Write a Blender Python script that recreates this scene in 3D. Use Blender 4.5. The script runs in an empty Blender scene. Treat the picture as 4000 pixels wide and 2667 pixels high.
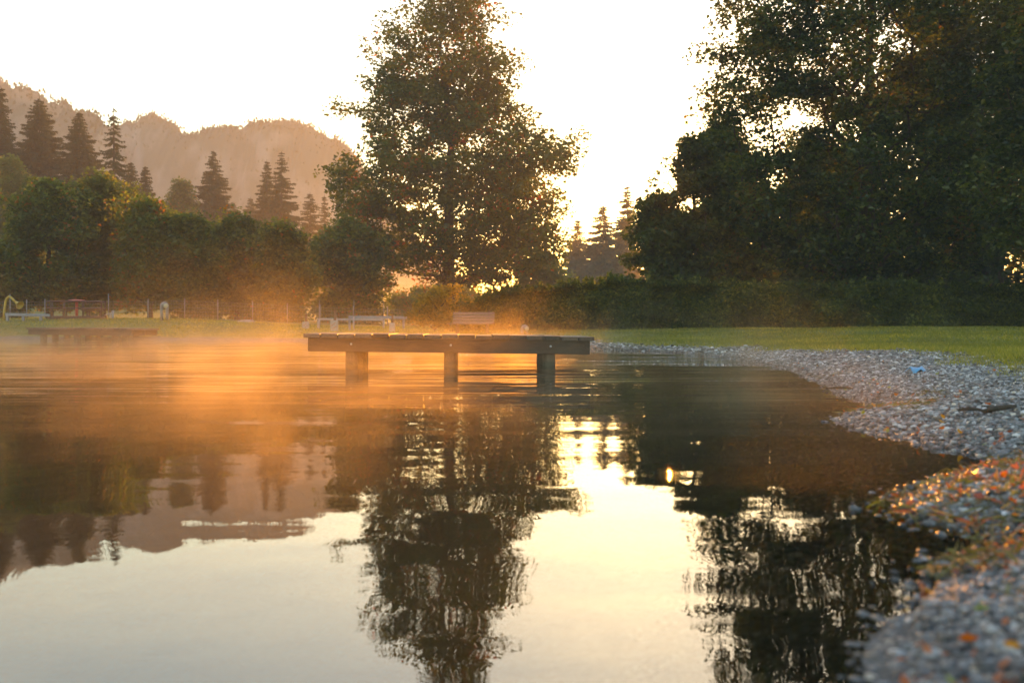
import bpy, math, random
import numpy as np
from mathutils import Vector, Matrix, noise as mnoise

# ------------------------------------------------------------------ camera, sky, sun, exposure
scene = bpy.context.scene
col = scene.collection
CAM_H = 0.55
cam_data = bpy.data.cameras.new("camera")
cam = bpy.data.objects.new("camera", cam_data)
col.objects.link(cam)
cam.location = (0.0, 0.0, CAM_H)
cam.rotation_euler = (math.radians(90), 0, 0)
cam_data.sensor_width = 36.0
cam_data.lens = 35.0
cam_data.shift_y = -0.0162
cam_data.clip_start = 0.05
cam_data.clip_end = 4000.0
cam_data.dof.use_dof = True
cam_data.dof.focus_distance = 13.0
cam_data.dof.aperture_fstop = 2.8
scene.camera = cam

SUN_EL = math.radians(8.0)
SUN_AZ = math.radians(8.9)          # to the right of the view direction (+Y)
world = bpy.data.worlds.new("World")
scene.world = world
world.use_nodes = True
wn = world.node_tree
sky = wn.nodes.new("ShaderNodeTexSky")
sky.sky_type = 'NISHITA'
sky.sun_disc = False
sky.sun_elevation = SUN_EL
sky.sun_rotation = SUN_AZ
sky.air_density = 1.65
sky.dust_density = 0.8
sky.ozone_density = 2.6
bg = wn.nodes["Background"]
bg.inputs["Strength"].default_value = 0.15
wn.links.new(sky.outputs[0], bg.inputs["Color"])

sun_data = bpy.data.lights.new("sun", 'SUN')
sun_data.energy = 5.0
sun_data.angle = math.radians(0.5)
sun_data.color = (1.0, 0.35, 0.03)
sun = bpy.data.objects.new("sun", sun_data)
col.objects.link(sun)
sd = Vector((math.sin(SUN_AZ) * math.cos(SUN_EL), math.cos(SUN_AZ) * math.cos(SUN_EL), math.sin(SUN_EL)))
sun.rotation_euler = sd.to_track_quat('Z', 'Y').to_euler()
sun.location = sd * 60

scene.view_settings.view_transform = 'Standard'
scene.view_settings.look = 'None'
scene.view_settings.gamma = 1.0
scene.view_settings.exposure = 2.0
scene.render.engine = 'CYCLES'
scene.cycles.use_denoising = True
scene.cycles.use_adaptive_sampling = False
scene.cycles.max_bounces = 10
scene.cycles.transparent_max_bounces = 24
scene.cycles.volume_bounces = 0
scene.cycles.sample_clamp_indirect = 6.0
scene.cycles.volume_step_rate = 1.0
scene.cycles.volume_max_steps = 160

rng = np.random.default_rng(7)
random.seed(7)
F = 2287.0                          # focal length in pixels of a 2352 px wide picture


def P(X, Y, d):
    """a point of the place at distance d, sighted at X, Y of the 2352 px wide photograph"""
    return Vector(((X - 1176) / F * d, d, CAM_H - (Y - 746) / F * d))


def ZY(Y, d):
    return CAM_H - (Y - 746) / F * d


def XX(X, d):
    return (X - 1176) / F * d


# ------------------------------------------------------------------ materials
def new_mat(name):
    m = bpy.data.materials.new(name)
    m.use_nodes = True
    nt = m.node_tree
    nt.nodes.clear()
    out = nt.nodes.new("ShaderNodeOutputMaterial")
    return m, nt, out


def N(nt, typ, **kw):
    n = nt.nodes.new(typ)
    for k, v in kw.items():
        if k in n.inputs:
            n.inputs[k].default_value = v
        else:
            setattr(n, k, v)
    return n


def ramp(nt, stops, interp='LINEAR'):
    r = nt.nodes.new("ShaderNodeValToRGB")
    el = r.color_ramp.elements
    r.color_ramp.interpolation = interp
    while len(el) < len(stops):
        el.new(0.5)
    for e, (p, c) in zip(el, stops):
        e.position = p
        e.color = (c[0], c[1], c[2], 1)
    return r


def math_n(nt, op, a=None, b=None, c=None):
    n = nt.nodes.new("ShaderNodeMath")
    n.operation = op
    for i, v in enumerate((a, b, c)):
        if v is None:
            continue
        if isinstance(v, (int, float)):
            n.inputs[i].default_value = v
        else:
            nt.links.new(v, n.inputs[i])
    return n.outputs[0]


def simple_mat(name, color, rough=0.6, metal=0.0, var=0.25, scale=8.0, bump=0.0, stretch=(1, 1, 1)):
    m, nt, out = new_mat(name)
    b = N(nt, "ShaderNodeBsdfPrincipled", Roughness=rough, Metallic=metal)
    tc = N(nt, "ShaderNodeTexCoord")
    mp = N(nt, "ShaderNodeMapping")
    mp.inputs["Scale"].default_value = stretch
    nz = N(nt, "ShaderNodeTexNoise", Scale=scale, Detail=6.0, Roughness=0.65)
    nt.links.new(tc.outputs["Object"], mp.inputs[0])
    nt.links.new(mp.outputs[0], nz.inputs["Vector"])
    lo = tuple(c * (1 - var) for c in color)
    hi = tuple(min(1, c * (1 + var)) for c in color)
    r = ramp(nt, [(0.3, lo), (0.7, hi)])
    nt.links.new(nz.outputs[0], r.inputs[0])
    nt.links.new(r.outputs[0], b.inputs["Base Color"])
    if bump:
        bp = N(nt, "ShaderNodeBump", Strength=bump, Distance=0.02)
        nt.links.new(nz.outputs[0], bp.inputs["Height"])
        nt.links.new(bp.outputs[0], b.inputs["Normal"])
    nt.links.new(b.outputs[0], out.inputs[0])
    return m


def leaf_mat(name, stops, trans=0.45, rough=0.5, gloss=0.04):
    m, nt, out = new_mat(name)
    at = N(nt, "ShaderNodeAttribute", attribute_name="tint")
    r = ramp(nt, stops)
    nt.links.new(at.outputs["Fac"], r.inputs[0])
    d = N(nt, "ShaderNodeBsdfDiffuse")
    t = N(nt, "ShaderNodeBsdfTranslucent")
    g = N(nt, "ShaderNodeBsdfGlossy", Roughness=rough)
    g.inputs["Color"].default_value = (0.8, 0.8, 0.8, 1)
    hs = N(nt, "ShaderNodeHueSaturation", Saturation=1.1, Value=2.4)
    nt.links.new(r.outputs[0], d.inputs["Color"])
    nt.links.new(r.outputs[0], hs.inputs["Color"])
    nt.links.new(hs.outputs[0], t.inputs["Color"])
    mx = N(nt, "ShaderNodeMixShader", Fac=trans)
    nt.links.new(d.outputs[0], mx.inputs[1])
    nt.links.new(t.outputs[0], mx.inputs[2])
    mg = N(nt, "ShaderNodeMixShader", Fac=gloss)
    nt.links.new(mx.outputs[0], mg.inputs[1])
    nt.links.new(g.outputs[0], mg.inputs[2])
    nt.links.new(mg.outputs[0], out.inputs[0])
    return m


M = {}
M['maple_leaf'] = leaf_mat("maple_leaf", [(0.0, (.035, .05, .008)), (0.6, (.08, .095, .012)), (0.93, (.14, .12, .014)), (0.99, (.2, .1, .012)), (1.0, (.26, .07, .012))])
M['dark_leaf'] = leaf_mat("dark_leaf", [(0.0, (.012, .022, .004)), (0.55, (.045, .065, .009)), (0.98, (.12, .125, .015)), (1.0, (.12, .07, .01))], trans=0.35)
M['alder_leaf'] = leaf_mat("alder_leaf", [(0.0, (.03, .05, .01)), (0.5, (.07, .1, .016)), (0.95, (.15, .16, .022)), (1.0, (.22, .1, .02))])
M['light_leaf'] = leaf_mat("light_leaf", [(0.0, (.06, .085, .018)), (0.7, (.11, .13, .025)), (1.0, (.16, .14, .03))])
M['hedge_leaf'] = leaf_mat("hedge_leaf", [(0.0, (.018, .032, .005)), (0.6, (.066, .09, .01)), (1.0, (.18, .18, .02))], trans=0.35)
M['needle'] = leaf_mat("needle", [(0.0, (.03, .035, .015)), (1.0, (.06, .06, .02))], trans=0.2, gloss=0.02)
M['sunlit_leaf'] = leaf_mat("sunlit_leaf", [(0.0, (.1, .09, .015)), (1.0, (.3, .2, .03))])  # yellow sunlight on the hedge-end shrub is put into this leaf colour
M['grass'] = leaf_mat("grass", [(0.0, (.09, .105, .006)), (0.6, (.175, .175, .008)), (0.9, (.27, .24, .02)), (1.0, (.34, .27, .06))], trans=0.4, rough=0.35, gloss=0.05)
M['weed'] = leaf_mat("weed", [(0.0, (.05, .045, .015)), (0.5, (.12, .11, .025)), (0.72, (.17, .17, .02)), (0.8, (.3, .2, .06)), (0.9, (.32, .09, .015)), (1.0, (.36, .1, .015))], trans=0.3, rough=0.3, gloss=0.08)
M['bark'] = simple_mat("bark", (.06, .042, .03), 0.9, var=0.5, scale=6, bump=0.6, stretch=(3, 3, .5))
M['pale_bark'] = simple_mat("pale_bark", (.11, .085, .06), 0.9, var=0.5, scale=6, bump=0.6, stretch=(3, 3, .5))
M['old_wood'] = simple_mat("old_wood", (.055, .028, .015), 0.75, var=0.55, scale=5, bump=0.35, stretch=(1, 1, 8))
M['plank_wood'] = simple_mat("plank_wood", (.1, .058, .034), 0.6, var=0.5, scale=6, bump=0.35, stretch=(6, 1, 6))
M['post_wood'] = simple_mat("post_wood", (.16, .09, .05), 0.7, var=0.5, scale=7, bump=0.4, stretch=(7, 7, .8))
M['wet_post'] = simple_mat("wet_post", (.13, .075, .042), 0.7, var=0.5, scale=7, bump=0.4, stretch=(7, 7, .8))
_nt = M['wet_post'].node_tree
_b = [q for q in _nt.nodes if q.type == 'BSDF_PRINCIPLED'][0]
_src = _b.inputs["Base Color"].links[0].from_socket
_nz = [q for q in _nt.nodes if q.type == 'TEX_NOISE'][0]
_g = N(_nt, "ShaderNodeNewGeometry")
_s = N(_nt, "ShaderNodeSeparateXYZ")
_nt.links.new(_g.outputs["Position"], _s.inputs[0])
_z = math_n(_nt, 'MULTIPLY_ADD', _nz.outputs[0], -0.07, _s.outputs["Z"])
_m = N(_nt, "ShaderNodeMapRange")
_m.inputs["From Min"].default_value = 0.0
_m.inputs["From Max"].default_value = 0.05
_nt.links.new(_z, _m.inputs["Value"])
_x = N(_nt, "ShaderNodeMix", data_type='RGBA')
_x.inputs["A"].default_value = (.018, .018, .01, 1)     # algae and wet stain at the waterline
_nt.links.new(_m.outputs[0], _x.inputs["Factor"])
_nt.links.new(_src, _x.inputs["B"])
_nt.links.new(_x.outputs["Result"], _b.inputs["Base Color"])
_nt = M['plank_wood'].node_tree
_b = [q for q in _nt.nodes if q.type == 'BSDF_PRINCIPLED'][0]
_src = _b.inputs["Base Color"].links[0].from_socket
_oi = N(_nt, "ShaderNodeObjectInfo")
_hs = N(_nt, "ShaderNodeHueSaturation", Saturation=0.9)
_nt.links.new(math_n(_nt, 'MULTIPLY_ADD', _oi.outputs["Random"], 1.3, 0.45), _hs.inputs["Value"])
_nt.links.new(_src, _hs.inputs["Color"])
_nt.links.new(_hs.outputs[0], _b.inputs["Base Color"])
M['steel'] = simple_mat("steel", (.42, .42, .43), 0.38, 0.6, var=0.15, scale=5)
M['galvanised'] = simple_mat("galvanised", (.24, .24, .24), 0.5, 0.3, var=0.15, scale=9)
M['dark_iron'] = simple_mat("dark_iron", (.07, .04, .035), 0.5, 0.2, var=0.3, scale=9)
M['red_paint'] = simple_mat("red_paint", (.5, .07, .05), 0.4, var=0.15, scale=7)
M['yellow_paint'] = simple_mat("yellow_paint", (.4, .28, .04), 0.45, var=0.15, scale=7)
M['white_paint'] = simple_mat("white_paint", (.3, .3, .3), 0.5, var=0.1, scale=6)
M['blue_grey_paint'] = simple_mat("blue_grey_paint", (.2, .225, .26), 0.5, var=0.15, scale=6)
M['pad'] = simple_mat("pad", (.26, .275, .265), 0.6, var=0.12, scale=10)
M['pad_print'] = simple_mat("pad_print", (.3, .12, .06), 0.6, var=0.1, scale=10)
M['bench_slat'] = simple_mat("bench_slat", (.13, .1, .09), 0.6, var=0.3, scale=6, stretch=(1, 5, 5))
M['rock'] = simple_mat("rock", (.28, .25, .23), 0.85, var=0.4, scale=4, bump=0.8)
M['lens'] = simple_mat("lens", (.5, .47, .33), 0.3, var=0.1, scale=6)
M['driftwood'] = simple_mat("driftwood", (.05, .04, .028), 0.8, var=0.5, scale=20, bump=0.4)
M['blue_plastic'] = simple_mat("blue_plastic", (.12, .36, .62), 0.35, var=0.15, scale=30)
M['leaf_rust'] = leaf_mat("leaf_rust", [(0.0, (.3, .07, .015)), (1.0, (.42, .13, .02))], trans=0.35, rough=0.3, gloss=0.06)
M['leaf_ochre'] = leaf_mat("leaf_ochre", [(0.0, (.4, .19, .03)), (1.0, (.5, .3, .05))], trans=0.35, rough=0.3, gloss=0.06)
M['leaf_brown'] = leaf_mat("leaf_brown", [(0.0, (.12, .035, .012)), (1.0, (.2, .06, .02))], trans=0.3, rough=0.3, gloss=0.06)
M['leaf_green'] = leaf_mat("leaf_green", [(0.0, (.13, .17, .02)), (1.0, (.3, .3, .04))], trans=0.35, rough=0.3, gloss=0.06)


# ------------------------------------------------------------------ mesh helpers
def tag(o, label=None, cat=None, group=None, kind=None):
    if label:
        o["label"] = label
    if cat:
        o["category"] = cat
    if group:
        o["group"] = group
    if kind:
        o["kind"] = kind
    return o


def mesh_np(name, verts, tris, mat, parent=None, smooth=False, attrs=None, loop_n=3):
    me = bpy.data.meshes.new(name)
    nv, nf = len(verts), len(tris)
    me.vertices.add(nv)
    me.vertices.foreach_set("co", np.asarray(verts, np.float32).ravel())
    me.loops.add(nf * loop_n)
    me.loops.foreach_set("vertex_index", np.asarray(tris, np.int32).ravel())
    me.polygons.add(nf)
    me.polygons.foreach_set("loop_start", np.arange(nf, dtype=np.int32) * loop_n)
    me.polygons.foreach_set("loop_total", np.full(nf, loop_n, np.int32))
    me.polygons.foreach_set("use_smooth", np.full(nf, smooth, bool))
    me.update(calc_edges=True)
    for k, a in (attrs or {}).items():
        a = np.asarray(a, np.float32)
        if a.ndim == 1:
            at = me.attributes.new(k, 'FLOAT', 'POINT')
            at.data.foreach_set("value", a)
        else:
            at = me.attributes.new(k, 'FLOAT_COLOR', 'POINT')
            at.data.foreach_set("color", a.ravel())
    me.materials.append(mat)
    o = bpy.data.objects.new(name, me)
    col.objects.link(o)
    if parent:
        o.parent = parent
    return o


class MB:
    """collects boxes, tubes and lathes; build() links them as ONE mesh object"""

    def __init__(self):
        self.v, self.f = [], []

    def add(self, vs, fs):
        n = len(self.v)
        self.v += [tuple(v) for v in vs]
        self.f += [tuple(i + n for i in f) for f in fs]

    def box(self, c, s, rot=None, bev=0.0):
        c = Vector(c)
        hx, hy, hz = s[0] / 2, s[1] / 2, s[2] / 2
        R = rot if rot is not None else Matrix.Identity(3)
        if bev <= 0:
            vs = [Vector((x, y, z)) for x in (-hx, hx) for y in (-hy, hy) for z in (-hz, hz)]
            fs = [(0, 1, 3, 2), (4, 6, 7, 5), (0, 4, 5, 1), (2, 3, 7, 6), (0, 2, 6, 4), (1, 5, 7, 3)]
            self.add([c + R @ v for v in vs], fs)
            return
        import bmesh
        bm = bmesh.new()
        bmesh.ops.create_cube(bm, size=1)
        for v in bm.verts:
            v.co = Vector((v.co.x * s[0], v.co.y * s[1], v.co.z * s[2]))
        bmesh.ops.bevel(bm, geom=list(bm.edges), offset=bev, segments=2, affect='EDGES', profile=0.6)
        bm.verts.index_update()
        self.add([c + R @ v.co for v in bm.verts], [[v.index for v in f.verts] for f in bm.faces])
        bm.free()

    def tube(self, pts, r, seg=8, cap=True):
        pts = [Vector(p) for p in pts]
        rs = r if isinstance(r, (list, tuple)) else [r] * len(pts)
        rings = []
        prev = None
        for i, p in enumerate(pts):
            t = (pts[min(i + 1, len(pts) - 1)] - pts[max(i - 1, 0)]).normalized()
            if prev is None:
                a = t.orthogonal().normalized()
            else:
                a = (prev - t * prev.dot(t)).normalized()
            prev = a
            b = t.cross(a)
            rings.append([p + (a * math.cos(2 * math.pi * k / seg) + b * math.sin(2 * math.pi * k / seg)) * rs[i] for k in range(seg)])
        vs = [v for ring in rings for v in ring]
        fs = []
        for i in range(len(pts) - 1):
            for k in range(seg):
                k2 = (k + 1) % seg
                fs.append((i * seg + k, i * seg + k2, (i + 1) * seg + k2, (i + 1) * seg + k))
        if cap:
            fs.append(tuple(reversed(range(seg))))
            fs.append(tuple((len(pts) - 1) * seg + k for k in range(seg)))
        self.add(vs, fs)

    def lathe(self, c, prof, seg=24, axis=None):
        c = Vector(c)
        R = axis.to_track_quat('Z', 'Y').to_matrix() if axis is not None else Matrix.Identity(3)
        vs, fs = [], []
        for (r, z) in prof:
            for k in range(seg):
                a = 2 * math.pi * k / seg
                vs.append(c + R @ Vector((r * math.cos(a), r * math.sin(a), z)))
        for i in range(len(prof) - 1):
            for k in range(seg):
                k2 = (k + 1) % seg
                fs.append((i * seg + k, i * seg + k2, (i + 1) * seg + k2, (i + 1) * seg + k))
        fs.append(tuple(reversed(range(seg))))
        fs.append(tuple((len(prof) - 1) * seg + k for k in range(seg)))
        self.add(vs, fs)

    def build(self, name, mat, parent=None, smooth=False):
        me = bpy.data.meshes.new(name)
        me.from_pydata(self.v, [], self.f)
        me.polygons.foreach_set("use_smooth", [smooth] * len(me.polygons))
        me.update()
        me.materials.append(mat)
        o = bpy.data.objects.new(name, me)
        col.objects.link(o)
        if parent:
            o.parent = parent
        return o


def thing(name, label, cat, loc=(0, 0, 0), rz=0.0, group=None):
    o = bpy.data.objects.new(name, None)
    col.objects.link(o)
    o.empty_display_size = 0.2
    o.location = loc
    o.rotation_euler = (0, 0, rz)
    return tag(o, label, cat, group)


def vnoise(p, s):
    """cheap smooth value noise on an (n,3) array"""
    q = np.asarray(p, float) * s
    i = np.floor(q).astype(np.int64)
    f = q - i
    f = f * f * (3 - 2 * f)

    def h(a, b, c):
        n = (a * 374761393 + b * 668265263 + c * 2147483647 + 1274126177) & 0xffffffff
        n = ((n ^ (n >> 13)) * 1274126177) & 0xffffffff
        n = (n ^ (n >> 16)) & 0xffff
        return n / 65535.0
    r = 0
    for dx in (0, 1):
        for dy in (0, 1):
            for dz in (0, 1):
                w = (f[:, 0] if dx else 1 - f[:, 0]) * (f[:, 1] if dy else 1 - f[:, 1]) * (f[:, 2] if dz else 1 - f[:, 2])
                r = r + w * h(i[:, 0] + dx, i[:, 1] + dy, i[:, 2] + dz)
    return r


def vn2(x, y, s, seed=0.0):
    x = np.asarray(x, float)
    return vnoise(np.stack([x.ravel(), np.asarray(y, float).ravel(), np.full(x.size, seed)], 1), s).reshape(x.shape)


def sstep(a, b, x):
    t = np.clip((np.asarray(x, float) - a) / (b - a), 0, 1)
    return t * t * (3 - 2 * t)


# ------------------------------------------------------------------ terrain
shore = [(-9, -20), (-3.2, -8), (-1.0, -3), (-0.1, -0.5), (0.36, 0.8), (0.63, 1.53), (0.80, 1.92), (0.98, 2.25),
         (1.22, 2.5), (1.14, 2.97), (1.45, 3.45), (1.98, 4.0), (1.88, 4.75), (1.86, 5.6), (2.22, 6.3), (2.62, 7.0), (2.62, 7.9),
         (2.95, 9.2), (3.17, 10.6), (3.42, 12.3), (3.52, 14.1), (3.60, 16.2), (3.54, 18.2), (3.0, 20.6), (1.95, 23.4),
         (1.6, 27.0), (0.5, 30.0), (-2.5, 31.5), (-5.5, 32.5), (-9, 34.5), (-14, 36.2), (-19, 37.5), (-28, 39), (-42, 38),
         (-58, 28), (-62, 5), (-50, -20)]
sp = []
ns = len(shore)
for i in range(ns):
    p0, p1, p2, p3 = [np.array(shore[(i + k) % ns], float) for k in (-1, 0, 1, 2)]
    for t in np.linspace(0, 1, 5)[:-1]:
        sp.append(0.5 * ((2 * p1) + (-p0 + p2) * t + (2 * p0 - 5 * p1 + 4 * p2 - p3) * t * t + (-p0 + 3 * p1 - 3 * p2 + p3) * t ** 3))
sp = np.array(sp)


def shore_dist(x, y):
    """metres from the water's edge, positive on land"""
    x = np.asarray(x, float)
    y = np.asarray(y, float)
    shp = x.shape
    x, y = x.ravel(), y.ravel()
    best = np.full(x.shape, 1e9)
    ins = np.zeros(x.shape, bool)
    for i in range(len(sp)):
        a, b = sp[i], sp[(i + 1) % len(sp)]
        dx, dy = b - a
        t = np.clip(((x - a[0]) * dx + (y - a[1]) * dy) / (dx * dx + dy * dy + 1e-12), 0, 1)
        d = (x - a[0] - t * dx) ** 2 + (y - a[1] - t * dy) ** 2
        best = np.minimum(best, d)
        c = (a[1] > y) != (b[1] > y)
        xi = a[0] + (y - a[1]) * dx / (dy if abs(dy) > 1e-12 else 1e-12)
        ins ^= c & (x < xi)
    d = np.sqrt(best)
    return np.where(ins, -d, d).reshape(shp)


def gravel_w(x, y):
    """width of the shingle strip"""
    y = np.asarray(y, float)
    w = np.interp(y, [-5, 0, 4, 6, 9, 12, 16, 20, 25, 30, 33], [2.2, 2.0, 1.15, 1.05, 1.3, 1.25, .85, .6, .6, .8, .9])
    return w + (vn2(x, y, 0.9, 3.3) - 0.5) * 0.6


def ground_z(x, y, s=None):
    x = np.asarray(x, float)
    y = np.asarray(y, float)
    if s is None:
        s = shore_dist(x, y)
    w = 1.6
    beach = 0.24 * np.power(np.clip(s / w, 0, 1), 0.85)
    far = sstep(22, 30, y)
    beach = beach * (1 - 0.35 * sstep(12, 18, y))
    lawn = 0.22 * sstep(1.5, 12, s) + 0.42 * sstep(-7, -18, x) * sstep(30, 34, y) * sstep(1.0, 9.5, s) + 0.05 * far * sstep(2, 6, s)
    bed = np.where(s > -1.2, s * 0.17, -0.204 + (s + 1.2) * 0.12)
    bed = np.maximum(bed, -1.5)
    z = np.where(s >= 0, beach + lawn, bed)
    und = (vn2(x, y, 0.35, 1.0) - 0.5) * 0.10 + (vn2(x, y, 0.9, 9.0) - 0.5) * 0.04
    z = z + und * sstep(2, 5, s) + ((vn2(x, y, 2.4, 5.0) - 0.56) * 0.04 + (vn2(x, y, 7.0, 6.0) - 0.56) * 0.02) * sstep(60, 20, y) * sstep(3.0, 1.0, s)
    # a hill beyond the far bank on the left
    z = z + 15.5 * sstep(-26, -72, x) * sstep(68, 125, y) + 3.0 * sstep(-10, -40, x) * sstep(90, 150, y)
    return z


def axis(parts):
    out = []
    for a, b, st in parts:
        out.append(np.arange(a, b, st))
    return np.unique(np.concatenate(out))


gx = axis([(-2500, -400, 300), (-400, -100, 25), (-100, -30, 4), (-30, -1, 0.6), (-1, 7, 0.11), (7, 30, 0.6), (30, 100, 4), (100, 400, 25), (400, 2600, 300)])
gy = axis([(-300, -40, 40), (-40, -3, 2), (-3, 0, 0.3), (0, 13, 0.11), (13, 30, 0.3), (30, 60, 0.5), (60, 160, 4), (160, 500, 30), (500, 3200, 300)])
GX, GY = np.meshgrid(gx, gy, indexing='ij')
GS = shore_dist(GX, GY)
GZ = ground_z(GX, GY, GS)
GW = gravel_w(GX, GY)
zone = GS - GW
nx, ny = GX.shape
ii = (np.arange(nx - 1)[:, None] * ny + np.arange(ny - 1)[None, :]).ravel()
quads = np.stack([ii, ii + ny, ii + ny + 1, ii + 1], 1)

m, nt, out = new_mat("ground")
b = N(nt, "ShaderNodeBsdfPrincipled", Roughness=0.9)
az = N(nt, "ShaderNodeAttribute", attribute_name="zone")
ash = N(nt, "ShaderNodeAttribute", attribute_name="shore")
tc = N(nt, "ShaderNodeTexCoord")
n1 = N(nt, "ShaderNodeTexNoise", Scale=1.2, Detail=8.0, Roughness=0.7)
n2 = N(nt, "ShaderNodeTexVoronoi", Scale=34.0)
nt.links.new(tc.outputs["Object"], n1.inputs["Vector"])
nt.links.new(tc.outputs["Object"], n2.inputs["Vector"])
rg = ramp(nt, [(0.3, (.08, .1, .012)), (0.55, (.14, .16, .02)), (0.75, (.2, .19, .035))])
nt.links.new(n1.outputs[0], rg.inputs[0])
rs = ramp(nt, [(0.0, (.05, .045, .04)), (0.5, (.1, .095, .09)), (1.0, (.17, .16, .15))])
nt.links.new(n2.outputs["Color"], rs.inputs[0])
rb = ramp(nt, [(0.3, (.24, .19, .12)), (0.7, (.42, .34, .23))])
nt.links.new(n1.outputs[0], rb.inputs[0])
jit = math_n(nt, 'MULTIPLY_ADD', n1.outputs[0], 0.8, -0.4)
zz = math_n(nt, 'ADD', az.outputs["Fac"], jit)
zm = N(nt, "ShaderNodeMapRange")
zm.inputs["From Min"].default_value = -0.15
zm.inputs["From Max"].default_value = 0.15
nt.links.new(zz, zm.inputs["Value"])
sm = N(nt, "ShaderNodeMapRange")
sm.inputs["From Min"].default_value = -1.3
sm.inputs["From Max"].default_value = -0.2
nt.links.new(ash.outputs["Fac"], sm.inputs["Value"])
mx1 = N(nt, "ShaderNodeMix", data_type='RGBA')
nt.links.new(sm.outputs[0], mx1.inputs["Factor"])
nt.links.new(rb.outputs[0], mx1.inputs["A"])
nt.links.new(rs.outputs[0], mx1.inputs["B"])
mx2 = N(nt, "ShaderNodeMix", data_type='RGBA')
nt.links.new(zm.outputs[0], mx2.inputs["Factor"])
nt.links.new(mx1.outputs["Result"], mx2.inputs["A"])
nt.links.new(rg.outputs[0], mx2.inputs["B"])
nt.links.new(mx2.outputs["Result"], b.inputs["Base Color"])
bp = N(nt, "ShaderNodeBump", Strength=0.5, Distance=0.03)
nt.links.new(n2.outputs["Distance"], bp.inputs["Height"])
nt.links.new(bp.outputs[0], b.inputs["Normal"])
nt.links.new(b.outputs[0], out.inputs[0])
ground = mesh_np("ground", np.stack([GX, GY, GZ], -1).reshape(-1, 3), quads, m, smooth=True,
                 attrs={"zone": np.clip(zone, -5, 5).ravel(), "shore": np.clip(GS, -5, 5).ravel()}, loop_n=4)
tag(ground, "rolling lawn running down to the shingle shore and the bed of the lake", "ground", kind="structure")


def gz(x, y):
    return float(ground_z(np.array([x]), np.array([y]))[0])


# ------------------------------------------------------------------ water
m, nt, out = new_mat("water")
geo = N(nt, "ShaderNodeNewGeometry")
sep = N(nt, "ShaderNodeSeparateXYZ")
nt.links.new(geo.outputs["Position"], sep.inputs[0])


def slope_noise(sx, sy, detail, seed):
    mp = N(nt, "ShaderNodeMapping")
    mp.inputs["Scale"].default_value = (sx, sy, 1)
    mp.inputs["Location"].default_value = (seed, seed * 1.7, seed)
    nt.links.new(geo.outputs["Position"], mp.inputs[0])
    nz = N(nt, "ShaderNodeTexNoise", Scale=1.0, Detail=detail, Roughness=0.5)
    nt.links.new(mp.outputs[0], nz.inputs["Vector"])
    sb = N(nt, "ShaderNodeVectorMath", operation='SUBTRACT')
    nt.links.new(nz.outputs["Color"], sb.inputs[0])
    sb.inputs[1].default_value = (0.5, 0.5, 0.5)
    return sb.outputs[0]


def vscale(v, vec=None, fac=None):
    n = N(nt, "ShaderNodeVectorMath", operation='MULTIPLY')
    nt.links.new(v, n.inputs[0])
    if vec is not None:
        n.inputs[1].default_value = vec
    else:
        nt.links.new(fac, n.inputs[1])
    return n.outputs[0]


def vadd(a, b_):
    n = N(nt, "ShaderNodeVectorMath", operation='ADD')
    nt.links.new(a, n.inputs[0])
    nt.links.new(b_, n.inputs[1])
    return n.outputs[0]


farm = N(nt, "ShaderNodeMapRange")
farm.inputs["From Min"].default_value = 2.5
farm.inputs["From Max"].default_value = 9.0
farm.inputs["To Min"].default_value = 0.2
farm.inputs["To Max"].default_value = 1.0
nt.links.new(sep.outputs["Y"], farm.inputs["Value"])
sl = vscale(slope_noise(0.26, 1.0, 1.0, 3.1), (0.016, 0.085, 0.0))
sl = vadd(sl, vscale(slope_noise(5.5, 4.2, 1.0, 8.3), (0.03, 0.012, 0.0)))
sl = vadd(sl, vscale(slope_noise(14.0, 22.0, 2.0, 1.9), (0.012, 0.012, 0.0)))
sl2 = vscale(slope_noise(0.55, 5.0, 2.0, 5.7), (0.008, 0.10, 0.0))
sl2 = vadd(sl2, vscale(slope_noise(0.23, 2.3, 3.0, 12.4), (0.006, 0.06, 0.0)))
sl2 = vadd(sl2, vscale(slope_noise(1.7, 11.0, 2.0, 17.9), (0.012, 0.05, 0.0)))
sl = vadd(sl, vscale(sl2, fac=farm.outputs[0]))
vz = N(nt, "ShaderNodeVectorMath", operation='ADD')
nt.links.new(sl, vz.inputs[0])
vz.inputs[1].default_value = (0, 0, 1)
nrm = N(nt, "ShaderNodeVectorMath", operation='NORMALIZE')
nt.links.new(vz.outputs[0], nrm.inputs[0])
gl = N(nt, "ShaderNodeBsdfGlossy", Roughness=0.0)
gl.inputs["Color"].default_value = (1, 1, 1, 1)
nt.links.new(nrm.outputs[0], gl.inputs["Normal"])
tr = N(nt, "ShaderNodeBsdfTransparent")
tr.inputs["Color"].default_value = (0.7, 0.62, 0.45, 1)
fr = N(nt, "ShaderNodeFresnel", IOR=1.8)
nt.links.new(nrm.outputs[0], fr.inputs["Normal"])
mx = N(nt, "ShaderNodeMixShader")
nt.links.new(fr.outputs[0], mx.inputs[0])
nt.links.new(tr.outputs[0], mx.inputs[1])
nt.links.new(gl.outputs[0], mx.inputs[2])
nt.links.new(mx.outputs[0], out.inputs[0])
wx = np.array([-66, -20, 0, 6.0])
wy = np.array([-24, 0, 12, 41.0])
WX, WY = np.meshgrid(wx, wy, indexing='ij')
wi = (np.arange(3)[:, None] * 4 + np.arange(3)[None, :]).ravel()
water = mesh_np("water", np.stack([WX, WY, np.zeros_like(WX)], -1).reshape(-1, 3), np.stack([wi, wi + 4, wi + 5, wi + 1], 1), m, loop_n=4)
tag(water, "calm lake water with fine ripples mirroring the trees and the sky", "water", kind="structure")

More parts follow.
